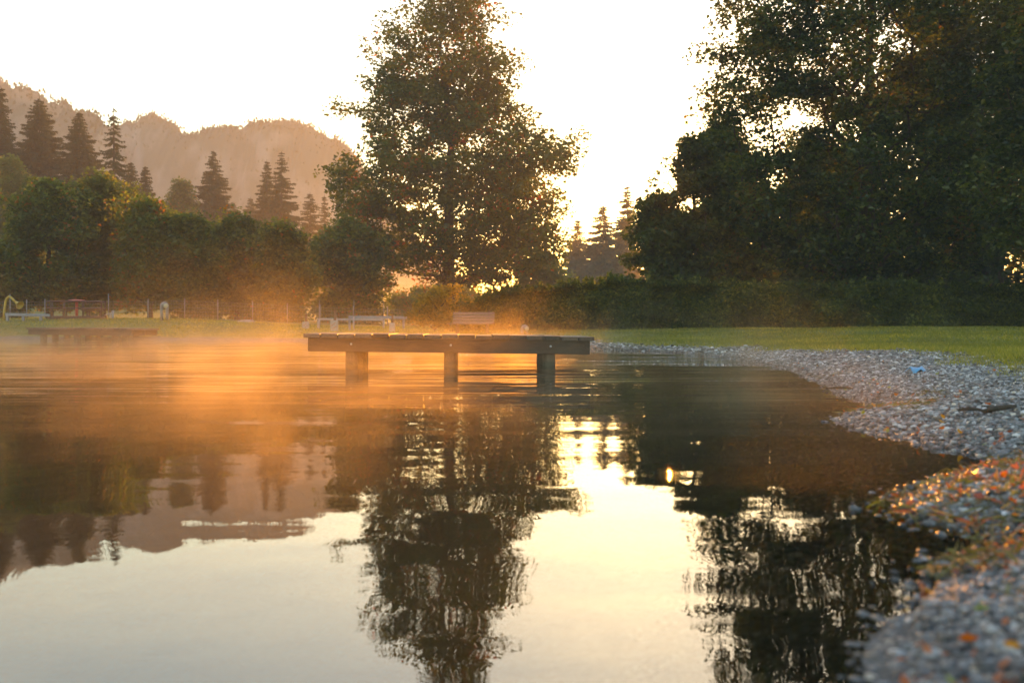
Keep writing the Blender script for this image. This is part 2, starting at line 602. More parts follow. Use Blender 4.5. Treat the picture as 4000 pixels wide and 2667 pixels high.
# ------------------------------------------------------------------ mountains
mm, nt, out = new_mat("mountain")
b = N(nt, "ShaderNodeBsdfPrincipled", Roughness=0.95)
geo2 = N(nt, "ShaderNodeNewGeometry")
sp2 = N(nt, "ShaderNodeSeparateXYZ")
nt.links.new(geo2.outputs["Normal"], sp2.inputs[0])
nz = N(nt, "ShaderNodeTexNoise", Scale=0.05, Detail=8.0, Roughness=0.7)
nt.links.new(geo2.outputs["Position"], nz.inputs["Vector"])
ad = math_n(nt, 'MULTIPLY_ADD', nz.outputs[0], 0.9, sp2.outputs["Z"])
rr = ramp(nt, [(0.6, (.26, .24, .22)), (1.05, (.08, .08, .055))])  # rock lightened so its colour carries part of the haze
nt.links.new(ad, rr.inputs[0])
nt.links.new(rr.outputs[0], b.inputs["Base Color"])
nt.links.new(b.outputs[0], out.inputs[0])
M['mountain'] = mm


def mountain(label, D, ridge, seed, depth):
    X = np.array([p[0] for p in ridge], float)
    Y = np.array([p[1] for p in ridge], float)
    us = np.arange(X[0], X[-1] + 1, 3.0)
    zr = ZY(np.interp(us, X, Y), D)
    xr = (us - 1176) / F * D
    zr = zr + (vn2(xr, xr * 0, 0.25, seed) - .5) * 3.0 + (vn2(xr, xr * 0, 0.8, seed + 4) - .5) * 1.6
    vs = np.concatenate([np.linspace(-0.5, 0, 5)[:-1], np.linspace(0, 1, 46)])
    U, V = np.meshgrid(np.arange(len(us)), vs, indexing='ij')
    prof = np.where(V < 0, 1 + V * 0.8, 1 - 0.62 * sstep(0.0, 0.42, V) - 0.38 * sstep(0.3, 1.0, V))
    xx = xr[U.astype(int)]
    base = zr[U.astype(int)] * prof
    yy = D - V * depth
    rough = ((vn2(xx, V * 110, 0.05, seed + 1) - .5) * 26 + (vn2(xx, V * 110, 0.13, seed + 2) - .5) * 9)
    amp = sstep(0.0, 0.12, V) * sstep(1.0, 0.8, V)
    yy = yy - rough * amp * 1.1
    base = base + rough * 0.15 * amp
    base = np.where(V > 0.98, -2, base)
    nxm, nym = U.shape
    k = (np.arange(nxm - 1)[:, None] * nym + np.arange(nym - 1)[None, :]).ravel()
    o = mesh_np("mountain", np.stack([xx, yy, base], -1).reshape(-1, 3), np.stack([k, k + 1, k + nym + 1, k + nym], 1), M['mountain'], smooth=True, loop_n=4)
    tag(o, label, "mountain", kind="structure")
    return xx, yy, base, V


MT = []
MT.append(mountain("nearer hazy mountain ridge sloping down from the left edge behind the tall spruces", 420,
                   [(-900, 150), (-600, 120), (-300, 165), (-120, 150), (-40, 172), (0, 184), (18, 193), (36, 209), (68, 204), (89, 220), (118, 228), (153, 242), (175, 255), (214, 268), (232, 276), (246, 300), (262, 360), (290, 430), (330, 520), (390, 640), (460, 735)], 1.0, 110))
MT.append(mountain("broad round-topped hazy mountain with pale cliffs behind the spruces left of the maple", 520,
                   [(120, 420), (200, 330), (240, 292), (278, 284), (310, 279), (349, 265), (371, 268), (392, 281), (410, 293), (428, 311), (460, 307), (499, 298), (556, 293), (606, 279), (677, 282), (713, 288), (741, 309), (784, 320), (809, 345), (850, 410), (920, 500), (1010, 600), (1100, 690), (1180, 742)], 7.0, 120))


def leaf_faces(c, u, v, n, L, W, fold=0.25):
    """kite leaves folded along the midrib: returns verts (n*4,3) and tris (n*2,3)"""
    k = len(c)
    L = L[:, None]
    W = W[:, None]
    a = c - u * L * .5
    t = c + u * L * .5
    l_ = c + v * W * .5 - u * L * .08 + n * W * fold
    r_ = c - v * W * .5 - u * L * .08 + n * W * fold
    vs = np.stack([a, l_, t, r_], 1).reshape(-1, 3)
    i = np.arange(k)[:, None] * 4
    tris = np.concatenate([i + np.array([[0, 2, 1]]), i + np.array([[0, 3, 2]])], 1).reshape(-1, 3)
    return vs, tris


def unit(a):
    return a / (np.linalg.norm(a, axis=1, keepdims=True) + 1e-9)


def random_leaves(c, size, droop=0.35, wratio=0.75, up=0.7, r=None):
    r = r or rng
    k = len(c)
    n = r.normal(size=(k, 3))
    n[:, 2] = np.abs(n[:, 2]) + up
    n = unit(n)
    u = r.normal(size=(k, 3))
    u[:, 2] -= droop
    u = unit(u - n * np.sum(u * n, 1, keepdims=True))
    v = np.cross(n, u)
    L = size * r.uniform(0.65, 1.35, k)
    return leaf_faces(c, u, v, n, L, L * wratio)


# a far-off wood on the ridges: small leafy tufts and pointed crowns, one mass
cc, ss = [], []
for (xx, yy, zz_, V) in MT:
    fl = np.where((V.ravel() > -0.08) & (V.ravel() < 0.09))[0]
    pick = rng.choice(fl, 1500)
    cc.append(np.stack([xx.ravel()[pick], yy.ravel()[pick], zz_.ravel()[pick]], 1) + rng.normal(size=(1500, 3)) * (2.0, 1.5, 0.2))
    fl = np.where((V.ravel() > 0.05) & (V.ravel() < 0.95))[0]
    pick = rng.choice(fl, 1500)
    cc.append(np.stack([xx.ravel()[pick], yy.ravel()[pick], zz_.ravel()[pick]], 1) + rng.normal(size=(1500, 3)) * (2.0, 0, 0.2))
cc = np.concatenate(cc)
hh = rng.uniform(0.6, 1.5, len(cc))
rep = 22
c2 = np.repeat(cc, rep, 0)
h2 = np.repeat(hh, rep)
t2 = rng.uniform(0, 1, len(c2))
an = rng.uniform(0, 2 * np.pi, len(c2))
rad = h2 * 0.36 * np.sqrt(rng.uniform(0, 1, len(c2))) * (1.05 - t2 * 0.75)
c2 = c2 + np.stack([np.cos(an) * rad, np.sin(an) * rad, t2 * h2], 1)
vs, tr_ = random_leaves(c2, 0.6, up=0.2)
forest = mesh_np("forest", vs, tr_, M['dark_leaf'], attrs={"tint": np.repeat(rng.uniform(0, .8, len(c2)), 4)})
tag(forest, "far-off wood covering the hazy mountain ridges", "forest", kind="stuff")


# ------------------------------------------------------------------ broadleaf trees
def limbs(base, axis_pts, clumps, R0, up_pref=0.55):
    """greedy branching: every clump is joined to the nearest lower branch; returns segments with pipe-model radii"""
    nodes = [np.array(p, float) for p in axis_pts]
    par = [-1] + list(range(len(nodes) - 1))
    ax = np.array(axis_pts, float)

    def axis_at(z):
        return np.array([np.interp(z, ax[:, 2], ax[:, 0]), np.interp(z, ax[:, 2], ax[:, 1])])
    order = np.argsort([np.hypot(*(c[:2] - axis_at(c[2]))) + 0.15 * (c[2] - ax[0][2]) for c in clumps])
    leafnode = []
    zmin = ax[:, 2].min() + 0.12 * (ax[:, 2].max() - ax[:, 2].min())
    for k in order:
        c = clumps[k]
        A = np.array(nodes)
        d = c - A
        dist = np.linalg.norm(d, axis=1)
        rad_c = np.hypot(*(c[:2] - axis_at(c[2])))
        ra = np.hypot(A[:, 0] - np.interp(A[:, 2], ax[:, 2], ax[:, 0]), A[:, 1] - np.interp(A[:, 2], ax[:, 2], ax[:, 1]))
        cost = dist + np.where(d[:, 2] < up_pref * dist * 0.7, (up_pref * dist * 0.7 - d[:, 2]) * 1.1, 0) + np.where(ra > rad_c, 2.0 * (ra - rad_c), 0)
        cost = np.where(A[:, 2] < zmin, cost + 4 * (zmin - A[:, 2]), cost)
        j = int(np.argmin(cost))
        p0 = A[j]
        nseg = max(1, int(dist[j] / 0.7))
        last = j
        for q in range(1, nseg + 1):
            t = q / nseg
            pt = p0 + (c - p0) * t
            pt = pt + np.array([0, 0, -0.12 * dist[j] * math.sin(math.pi * t)]) * 0.6
            if q < nseg:
                pt = pt + rng.normal(size=3) * 0.07
            nodes.append(pt)
            par.append(last)
            last = len(nodes) - 1
        leafnode.append(last)
    cnt = np.zeros(len(nodes))
    for l_ in leafnode:
        cnt[l_] += 1
    for i in range(len(nodes) - 1, 0, -1):
        if par[i] >= 0:
            cnt[par[i]] += cnt[i]
    n0 = max(cnt[0], 1)
    rr_ = np.maximum(0.018, R0 * np.power(np.maximum(cnt, 0.3) / n0, 0.55))
    return np.array(nodes), np.array(par), rr_


def tube_segments(nodes, par, rr_, seg=6):
    ch = np.where(par >= 0)[0]
    a, b_ = nodes[par[ch]], nodes[ch]
    ra, rb_ = np.minimum(rr_[par[ch]], rr_[ch] * 1.8), rr_[ch]
    d = unit(b_ - a)
    ref = np.where(np.abs(d[:, 2:3]) > 0.9, np.array([[1.0, 0, 0]]), np.array([[0, 0, 1.0]]))
    p = unit(np.cross(d, ref))
    q = np.cross(d, p)
    vs, fs = [], []
    for k in range(seg):
        t = 2 * math.pi * k / seg
        o_ = p * math.cos(t) + q * math.sin(t)
        vs.append(a + o_ * ra[:, None])
        vs.append(b_ + o_ * rb_[:, None])
    V = np.stack(vs, 1).reshape(-1, 3)
    base = np.arange(len(ch))[:, None] * (2 * seg)
    for k in range(seg):
        k2 = (k + 1) % seg
        fs.append(base + np.array([[2 * k, 2 * k2, 2 * k2 + 1, 2 * k + 1]]))
    return V, np.stack(fs, 1).reshape(-1, 4)


def broadleaf(name, label, cat, base, prof, nclump, per, leaf, mat, R0=0.4, rc=0.85, depth=0.85, extra=None, group=None,
              bark='bark', gap=0.42, tint=(0, 1), keep=None, thin=0.0, flat=0.6, up=0.7):
    """prof: list of (z, xleft, xright) of the crown's outline in metres, world coordinates"""
    bx, by, bz = base
    zs = np.array([p[0] for p in prof], float)
    xl = np.array([p[1] for p in prof], float)
    xr = np.array([p[2] for p in prof], float)
    o_ = np.argsort(zs)
    zs, xl, xr = zs[o_], xl[o_], xr[o_]
    pts = []
    wid = xr - xl
    while len(pts) < nclump:
        z = rng.uniform(zs[0], zs[-1])
        w = np.interp(z, zs, wid)
        if rng.uniform(0, wid.max()) > w:
            continue
        a = rng.uniform(0, 2 * np.pi)
        r = rng.uniform(0.0, 1) ** 0.36
        hw = max(0.05, w / 2 - rc * 0.7) * (0.85 + 0.36 * vnoise(np.array([[math.cos(a) * 1.3 + bx, math.sin(a) * 1.3 + by, z * .45 / rc]]), 1.0)[0])
        x = (np.interp(z, zs, xl) + np.interp(z, zs, xr)) / 2 + hw * r * math.cos(a)
        y = by + hw * depth * r * math.sin(a)
        if vnoise(np.array([[x, y, z * 1.3]]), 1 / (rc * 2.2))[0] < gap * rng.uniform(0.6, 1.1):
            continue
        pts.append((x, y, z))
    if extra:
        for e in extra:
            pts.append(tuple(e))
    clumps = np.array(pts)
    top = zs[-1] - 0.4
    tz = np.linspace(bz - 0.15, top, 14)
    wob = rng.normal(size=(14, 2)) * 0.05
    xc = [bx + (np.interp(z, zs, (xl + xr) / 2) - bx) * sstep(bz + 1, top, z) * 0.8 for z in tz]
    axis_pts = [(xc[i] + wob[i, 0] * (i > 1), by + wob[i, 1] * (i > 1), tz[i]) for i in range(14)]
    nodes, par, rr_ = limbs(base, axis_pts, clumps, R0)
    root = thing(name, label, cat, (bx, by, bz), 0, group)
    off = np.array([bx, by, bz])
    rr_[0] *= 1.35
    V, Fq = tube_segments(nodes, par, rr_, 7)
    mesh_np("trunk", V - off, Fq, M[bark], root, smooth=True, loop_n=4)
    k = len(clumps)
    n_each = np.maximum(4, (per * rng.uniform(0.6, 1.4, k)).astype(int))
    n_each = np.maximum(4, n_each * (1 - thin * sstep(0.25, 0.85, (clumps[:, 2] - zs[0]) / (zs[-1] - zs[0])))).astype(int)
    ci = np.repeat(np.arange(k), n_each)
    g = rng.normal(size=(len(ci), 3))
    rl = np.linalg.norm(g, axis=1, keepdims=True)
    g = g / rl * np.minimum(rl, 1.9) * 0.62
    sc = rng.uniform(0.7, 1.25, k)[ci][:, None] * rc
    c = clumps[ci] + g * sc * np.array([1, 1, flat])
    if keep is not None:
        c = c[keep(c)]
    ctint = (rng.normal(0, .2, k)[ci] if keep is None else 0)
    vs, tr__ = random_leaves(c, leaf, up=up)
    tt = np.clip(rng.normal(0.45, 0.2, len(c)) + ctint + (vnoise(c, 0.5) - .5) * 0.7, 0, 1) * (tint[1] - tint[0]) + tint[0]
    mesh_np("crown", vs - off, tr__, M[mat], root, attrs={"tint": np.repeat(tt, 4)})
    return root


def pix_prof(d, rows):
    return [(ZY(y, d), XX(a, d), XX(b_, d)) for (y, a, b_) in rows]


# the maple in the middle
D = 85.0
prof = pix_prof(D, [(-75, 1000, 1060), (-40, 960, 1110), (0, 945, 1150), (40, 905, 1140), (70, 880, 1125), (110, 840, 1140), (150, 850, 1185), (200, 852, 1190), (250, 825, 1215),
                    (300, 822, 1270), (340, 810, 1310), (380, 752, 1325), (430, 748, 1305), (480, 752, 1285), (520, 778, 1300), (560, 815, 1305), (600, 826, 1285), (630, 895, 1215), (650, 990, 1120)])
ex = []
for (X0, Y0, X1, Y1, n, dy) in [(860, 265, 785, 255, 5, -1.0), (800, 400, 752, 385, 4, 1.5), (1250, 360, 1335, 310, 5, 0.5), (1290, 400, 1320, 350, 4, -0.5), (1150, 150, 1188, 115, 4, 0.8),
                                (1160, 190, 1185, 140, 3, 0.5), (900, 60, 882, 55, 3, 0), (870, 115, 838, 105, 3, 1), (1265, 520, 1288, 480, 3, 0), (1265, 590, 1285, 545, 3, 1), (840, 600, 826, 590, 3, -1),
                                (930, 30, 905, 40, 2, 0), (1120, 40, 1158, 38, 3, 0), (860, 190, 850, 190, 2, 0)]:
    for t in np.linspace(0, 1, n):
        p = P(X0 + (X1 - X0) * t, Y0 + (Y1 - Y0) * t, D)
        ex.append((p.x + rng.normal() * 0.2, D + dy * 1.7 + rng.normal() * .3, p.z + rng.normal() * 0.2))
tx = XX(1030, D)
broadleaf("maple_tree", "tall broad maple standing alone behind the bench, turning rust at its tips", "tree",
          (tx, D, gz(tx, D)), prof, 1180, 74, 0.34, 'maple_leaf', R0=0.55, rc=1.08, depth=0.85, extra=ex, gap=0.36, thin=0.5)

# the large maple on the right
D = 43.0
prof = pix_prof(D, [(-330, 1880, 2100), (-250, 1800, 2200), (-150, 1720, 2290), (-60, 1680, 2330), (0, 1670, 2350), (60, 1655, 2360), (130, 1640, 2360), (200, 1655, 2350), (260, 1645, 2350), (330, 1640, 2350), (400, 1650, 2350),
                    (470, 1670, 2340), (530, 1700, 2320), (580, 1735, 2280), (620, 1800, 2200), (655, 1900, 2100)])
ex = []
for (X0, Y0, X1, Y1, n, dy) in [(1690, 130, 1622, 128, 4, -.5), (1690, 30, 1660, 50, 3, 0), (1700, 0, 1668, -5, 3, 0.6), (1690, 190, 1640, 205, 3, .5), (1680, 260, 1632, 262, 3, 0)]:
    for t in np.linspace(0, 1, n):
        p = P(X0 + (X1 - X0) * t, Y0 + (Y1 - Y0) * t, D)
        ex.append((p.x, D + dy + rng.normal() * .3, p.z + rng.normal() * .1))
tx = XX(1990, D)
broadleaf("maple_tree", "huge dark spreading maple right of the sun with sky specks through its crown", "tree",
          (tx, D, gz(tx, D)), prof, 800, 110, 0.2, 'dark_leaf', R0=0.38, rc=0.8, depth=0.75, extra=ex, gap=0.36)

# the leafy trees under the sun; a gap between their twigs lets the sun through
sunray = np.array(sd)
camp = np.array([0, 0, CAM_H])


def sun_gap(c, r=0.5):
    q = c - camp
    t = q @ sunray
    dist = np.linalg.norm(q - t[:, None] * sunray, axis=1)
    f = dist / (r * t / 47.0) * (0.55 + 0.9 * vnoise(c, 2.2))
    f = f * np.where((q[:, 0] - t * sunray[0] < .15) & (q[:, 2] - t * sunray[2] > -.1), .62, 1.0)      # twigs thin out towards the sky
    return rng.uniform(0, 1, len(c)) < sstep(0.55, 1.5, f)


D = 47.0
prof = pix_prof(D, [(325, 1570, 1620), (355, 1545, 1660), (395, 1505, 1690), (430, 1475, 1710), (470, 1450, 1720), (510, 1440, 1730), (550, 1425, 1740), (590, 1420, 1750), (630, 1450, 1750), (655, 1480, 1750)])
tx = XX(1600, D)
broadleaf("linden_tree", "leafy tree in front of the low sun, its left edge glowing orange", "tree",
          (tx, D, gz(tx, D)), prof, 230, 130, 0.22, 'dark_leaf', R0=0.22, rc=0.62, depth=0.9, gap=0.36, keep=sun_gap)
D = 52.0
prof = pix_prof(D, [(280, 1640, 1680), (330, 1590, 1720), (400, 1580, 1760), (480, 1590, 1780), (560, 1600, 1800), (650, 1620, 1800)])
tx = XX(1690, D)
broadleaf("linden_tree", "dark leafy tree squeezed between the sunlit tree and the huge maple", "tree",
          (tx, D, gz(tx, D)), prof, 200, 120, 0.24, 'dark_leaf', R0=0.22, rc=0.7, depth=0.9, gap=0.3, keep=sun_gap)

# dark trees closing the right edge
D = 35.0
prof = pix_prof(D, [(-260, 2350, 2700), (-100, 2290, 2820), (60, 2270, 2860), (200, 2240, 2880), (300, 2260, 2900), (420, 2215, 2900), (500, 2240, 2900), (560, 2290, 2860), (610, 2380, 2800)])
tx = XX(2560, D)
broadleaf("beech_tree", "dark overhanging tree at the right edge, nearest to the lawn", "tree",
          (tx, D, gz(tx, D)), prof, 420, 130, 0.2, 'dark_leaf', R0=0.4, rc=0.8, depth=0.6, gap=0.36)
for (X, top, w, D, lab) in [(2290, -300, 420, 58, "dark dense tree filling the gap between the huge maple and the right edge"),
                            (2120, 120, 420, 62, "dark lower tree in the shade behind the huge maple's trunk"),
                            (2520, -260, 460, 60, "blackish tree furthest back at the right edge"),
                            (1890, 330, 330, 63, "low dark tree showing under the huge maple's left boughs")]:
    pr = pix_prof(D, [(top, X - w * .12, X + w * .12), (top + 120, X - w * .36, X + w * .36), (top + 300, X - w * .5, X + w * .5), (600, X - w * .5, X + w * .5), (735, X - w * .45, X + w * .45)])
    tx = XX(X, D)
    broadleaf("beech_tree", lab, "tree", (tx, D, gz(tx, D)), pr, 300, 110, 0.34, 'dark_leaf', R0=0.35, rc=1.1, depth=0.6, gap=0.22)

# bushy trees along the far bank on the left
rows = [(8, 130, 560, 58, 'alder_leaf', "low dark bush at the left edge behind the yellow water spout", 0.0, 735),
        (112, 205, 415, 60, 'alder_leaf', "broad bushy tree with bare stems behind the merry-go-round", 0.05, 700),
        (238, 150, 402, 63, 'light_leaf', "yellow-green pointed tree right of the merry-go-round", 0.0, 708),
        (345, 165, 455, 61, 'alder_leaf', "bushy tree with rusty tips behind the bent metal post", 0.25, 726),
        (447, 140, 492, 61, 'alder_leaf', "dark bushy tree behind the fence right of the bent metal post", 0.1, 730),
        (545, 190, 500, 64, 'alder_leaf', "round bushy tree with golden top behind the rock", 0.1, 730),
        (648, 150, 518, 62, 'alder_leaf', "drooping bushy tree at the right end of the tree row", 0.05, 735)]
for (X, w, top, D, mat, lab, t0, bot) in rows:
    top += 16
    h = bot - top
    if mat == 'light_leaf':
        pr = [(top, X - w * .04, X + w * .04), (top + h * .2, X - w * .22, X + w * .22), (top + h * .5, X - w * .45, X + w * .45), (bot - 40, X - w * .5, X + w * .5), (bot, X - w * .4, X + w * .4)]
    else:
        pr = [(top, X - w * .14, X + w * .14), (top + h * .14, X - w * .36, X + w * .34), (top + h * .38, X - w * .5, X + w * .5), (bot - 60, X - w * .5, X + w * .5), (bot, X - w * .38, X + w * .4)]
    tx = XX(X, D)
    ex = []
    for q in range(9):
        o1 = rng.uniform(-.42, .42)
        p = P(X + w * o1, top + abs(o1) * h * .35 - rng.uniform(-8, 22), D)
        ex.append((p.x, D + rng.normal() * .9, p.z))
    broadleaf("alder_tree", lab, "tree", (tx, D, gz(tx, D)), pix_prof(D, pr), int(80 + w * h / 240), 105, 0.25, mat, R0=0.17, rc=0.72, depth=0.8, gap=0.36,
              extra=ex, group="bushy trees along the far bank", tint=(t0, 1.0), flat=0.75)
for (X, w, top, D, mat, lab, bot) in [(800, 210, 515, 76, 'alder_leaf', "rounded dark bush in the shade left of the big maple's trunk", 740),
                                      (25, 120, 372, 98, 'light_leaf', "pale hazy tree on the hillside at the left edge", 540),
                                      (415, 90, 420, 135, 'alder_leaf', "open-crowned hazy tree left of the lone dark spruce", 560),
                                      (1245, 150, 598, 100, 'light_leaf', "pale hazy shrub under the big maple's right boughs", 720),
                                      (1010, 260, 660, 100, 'alder_leaf', "low hazy thicket seen past the big maple's trunk", 735)]:
    h = bot - top
    pr = [(top, X - w * .16, X + w * .16), (top + h * .18, X - w * .38, X + w * .38), (top + h * .45, X - w * .5, X + w * .5), (bot, X - w * .42, X + w * .42)]
    tx = XX(X, D)
    broadleaf("bushy_tree", lab, "tree" if w < 130 else "shrub", (tx, D, gz(tx, D)), pix_prof(D, pr), int(60 + w * h / 260), 90, 0.32, mat, R0=0.16, rc=0.9, depth=0.8, gap=0.34, flat=0.8)


# ------------------------------------------------------------------ spruces
def spruce(label, X, top, w, D, droop=0.35, dens=1.0, sparse=0.0, group="spruces on the hillside", base_y=None):
    tx = XX(X, D)
    z0 = gz(tx, D)
    H = ZY(top, D) - z0
    R = w * 0.84 / F * D
    root = thing("spruce_tree", label, "tree", (tx, D, z0), 0, group)
    mb = MB()
    mb.tube([(0, 0, -.2), (0.05, 0, H * .5), (0, 0, H)], [H * .012 + .05, H * .008 + .03, .02], 7)
    mb.build("trunk", M['bark'], root, True)
    C, U, Vv, Nn, LL, WW = [], [], [], [], [], []
    z = H * 0.07
    step = H / (40 * dens)
    while z < H * 0.985:
        t = z / H
        nb = int(rng.integers(7, 11))
        a0 = rng.uniform(0, 6.28)
        lob = 0.78 + .44 * vnoise(np.array([[z * .9 / step * .12, X * .37, 1.0]]), 1.0)[0]
        for k in range(nb):
            if rng.uniform() < max(sparse, 0.1):
                continue
            a = a0 + k * 2 * np.pi / nb + rng.normal() * .2
            L = R * (1 - t) ** 0.82 * rng.uniform(0.5, 1.25) * lob + 0.12
            zz0 = z + rng.normal() * step * .3
            d = np.array([math.cos(a), math.sin(a), 0])
            side = np.array([-d[1], d[0], 0])
            nt_ = max(3, int(L / 0.22))
            q = np.linspace(0.12, 1, nt_)
            dz = -droop * L * (q ** 1.0) + droop * 0.55 * L * q ** 2.6
            pts = d[None] * (q * L)[:, None] + np.array([0, 0, 1.0])[None] * (zz0 + dz)[:, None]
            ts = (0.36 * L * (1 - q * 0.5) + 0.2)
            for (sgn, hang) in ((1, .25), (-1, .25), (1, 1.1), (-1, 1.1)):
                u = unit(d[None] * 0.8 + side[None] * sgn * rng.uniform(.3, 1.0, (nt_, 1)) + np.array([[0, 0, -1.0]]) * hang * rng.uniform(.5, 1.3, (nt_, 1)))
                n = unit(np.cross(u, rng.normal(size=(nt_, 3)) * .4 + np.array([[0, 0, 1.0]])))
                v = np.cross(n, u)
                C.append(pts + u * ts[:, None] * .45)
                U.append(u); Vv.append(v); Nn.append(n); LL.append(ts * rng.uniform(.8, 1.2, nt_)); WW.append(ts * .34)
        z += step * (0.75 + 0.5 * rng.uniform())
    C, U, Vv, Nn = map(np.concatenate, (C, U, Vv, Nn))
    LL, WW = np.concatenate(LL), np.concatenate(WW)
    vs, tr__ = leaf_faces(C, U, Vv, Nn, LL, WW, 0.2)
    mesh_np("crown", vs, tr__, M['needle'], root, attrs={"tint": np.repeat(rng.uniform(0, 1, len(C)), 4)})
    return root


for a in [("spruce cut by the left edge of the picture, tallest on the hill", 2, 198, 72, 118, .45),
          ("wide ragged spruce, first from the left edge that shows both sides", 90, 222, 105, 122, .3),
          ("spruce with a stepped two-tipped top between the ragged and the drooping one", 182, 258, 95, 122, .35),
          ("small pointed spruce right of the drooping one", 300, 372, 62, 130, .3),
          ("small pointed spruce nearest to the open-crowned tree", 334, 382, 58, 132, .3),
          ("lone dark spruce in front of the pale cliffs, right of the open-crowned tree", 490, 345, 88, 140, .25),
          ("tall spruce, taller of the close pair left of the big maple", 646, 347, 92, 145, .25),
          ("shorter spruce leaning on the taller one of the close pair", 613, 366, 66, 147, .25),
          ("hazy broad pine just right of the close pair of spruces", 712, 440, 78, 150, .1),
          ("faint small spruce against the big maple's left edge", 745, 446, 50, 160, .25),
          ("faint low spruce between the lone spruce and the close pair", 575, 452, 60, 175, .2),
          ("faint low spruce right behind the lone dark spruce", 535, 462, 50, 180, .2)]:
    spruce(*a)
spruce("slender spruce with drooping sparse boughs and a thin spire", 261, 243, 74, 116, droop=0.7, dens=0.75, sparse=0.22)
for a in [("backlit spruce rising in the orange haze between the big maple and the sun", 1385, 466, 120, 150, .3),
          ("lower backlit spruce touching the big maple's right edge", 1326, 500, 84, 155, .3),
          ("taller backlit spruce closest to the sun", 1440, 425, 92, 145, .3)]:
    spruce(*a, group="backlit spruces by the sun")

# ------------------------------------------------------------------ hedge
hx0, hx1 = XX(1040, 39), 34.0
k = 230000
hx = hx0 + (hx1 - hx0) * rng.uniform(0, 1, k) ** 1.15
ht = 1.55 + (vn2(hx, hx * 0, 0.8, 2.0) - .5) * 0.35 + (vn2(hx, hx * 0, 2.6, 6.0) - .5) * 0.3
ht = ht * (0.55 + 0.45 * sstep(hx0 - .3, hx0 + 2.2, hx)) + 0.25 * sstep(1, 5, hx) * sstep(12, 6, hx)
q = rng.uniform(0, 1, k)
hy = np.where(q < 0.7, 38.2 + np.abs(rng.normal(size=k)) * 0.22, rng.uniform(38.2, 39.9, k))
hy = hy + (vn2(hx, hx * 0, 0.5, 4.0) - .5) * 1.0
tq = rng.uniform(0, 1, k)
hz_ = np.where(q < 0.7, ht * tq, ht - np.abs(rng.normal(size=k)) * 0.14)
hy = hy + 0.25 * (hz_ / 1.6) ** 2 + (vnoise(np.stack([hx, hy * 0, hz_], 1), 1.6) - .5) * 0.9
# upright shoots along the top
sk = 1600
sx = hx0 + (hx1 - hx0) * rng.uniform(0, 1, sk) ** 1.15
sl_ = rng.uniform(.1, .5, sk) * (rng.uniform(0, 1, sk) ** 1.3)
rep = 12
six = np.repeat(np.arange(sk), rep)
st = rng.uniform(0, 1, sk * rep)
sth = np.interp(sx, np.sort(hx), ht[np.argsort(hx)])
lean = rng.normal(size=(sk, 2)) * .2
px_ = sx[six] + lean[six, 0] * st * sl_[six] + rng.normal(size=sk * rep) * .03
py_ = 38.7 + rng.uniform(-.4, .8, sk)[six] + lean[six, 1] * st * sl_[six]
pz_ = sth[six] - .05 + st * sl_[six]
hc = np.concatenate([np.stack([hx, hy, hz_], 1), np.stack([px_, py_, pz_], 1)])
hc[:, 2] += ground_z(hc[:, 0], hc[:, 1])
vs, tr__ = random_leaves(hc, 0.15, up=0.3)
hedge = mesh_np("hedge", vs, tr__, M['hedge_leaf'], attrs={"tint": np.repeat(np.clip(rng.normal(.4, .25, len(hc)) + (vnoise(hc, 1.0) - .5) * .5, 0, 1), 4)})
tag(hedge, "long dark clipped hedge with loose shoots along the back of the lawn", "hedge")

D = 39.0
prof = pix_prof(D, [(660, 1020, 1070), (680, 960, 1075), (700, 940, 1080), (720, 930, 1080), (745, 935, 1080)])
tx = XX(1000, D)
broadleaf("sunlit_shrub", "sunlit yellowish shrub at the left end of the hedge, behind the bench", "shrub", (tx, D, gz(tx, D)), prof, 110, 90, 0.11, 'sunlit_leaf', R0=0.05, rc=0.3, depth=0.7, gap=0.2)

# ------------------------------------------------------------------ lawn grass, shingle, weeds
k = 330000
dd = np.exp(rng.uniform(math.log(4.0), math.log(54), k))
ang = rng.uniform(-0.56, 0.62, k)
bx_, by_ = dd * ang, dd
S = shore_dist(bx_, by_)
G = gravel_w(bx_, by_)
edge = S - G + (rng.uniform(0, 1, k) - .5) * 0.25 + (vn2(bx_, by_, 3.0, 8.0) - .5) * 0.4
ok = (edge > 0) & (by_ < 53)
bx_, by_, dd, S = bx_[ok], by_[ok], dd[ok], S[ok]
bz_ = ground_z(bx_, by_, S)
k = len(bx_)
hgt = rng.uniform(0.03, 0.075, k) * (0.7 + 0.6 * vn2(bx_, by_, 1.5, 2.0))
wd = np.maximum(0.0035, dd * 0.0006)
a = rng.uniform(0, 2 * np.pi, k)
lean = rng.normal(size=(k, 2)) * 0.5
base = np.stack([bx_, by_, bz_ - .006], 1)
sv = np.stack([np.cos(a) * wd, np.sin(a) * wd, np.zeros(k)], 1)
tip = base + np.stack([lean[:, 0] * hgt, lean[:, 1] * hgt, hgt], 1)
vs = np.stack([base - sv, base + sv, tip], 1).reshape(-1, 3)
tint = np.clip(rng.normal(.45, .25, k) + (vn2(bx_, by_, 0.8, 5.0) - .5) * .7 + (vn2(bx_, by_, 0.22, 15.0) - .5) * .7, 0, 1)
grass = mesh_np("grass", vs, np.arange(3 * k).reshape(-1, 3), M['grass'], attrs={"tint": np.repeat(tint, 3)})
tag(grass, "short green lawn grass on the bank", "grass", kind="stuff")

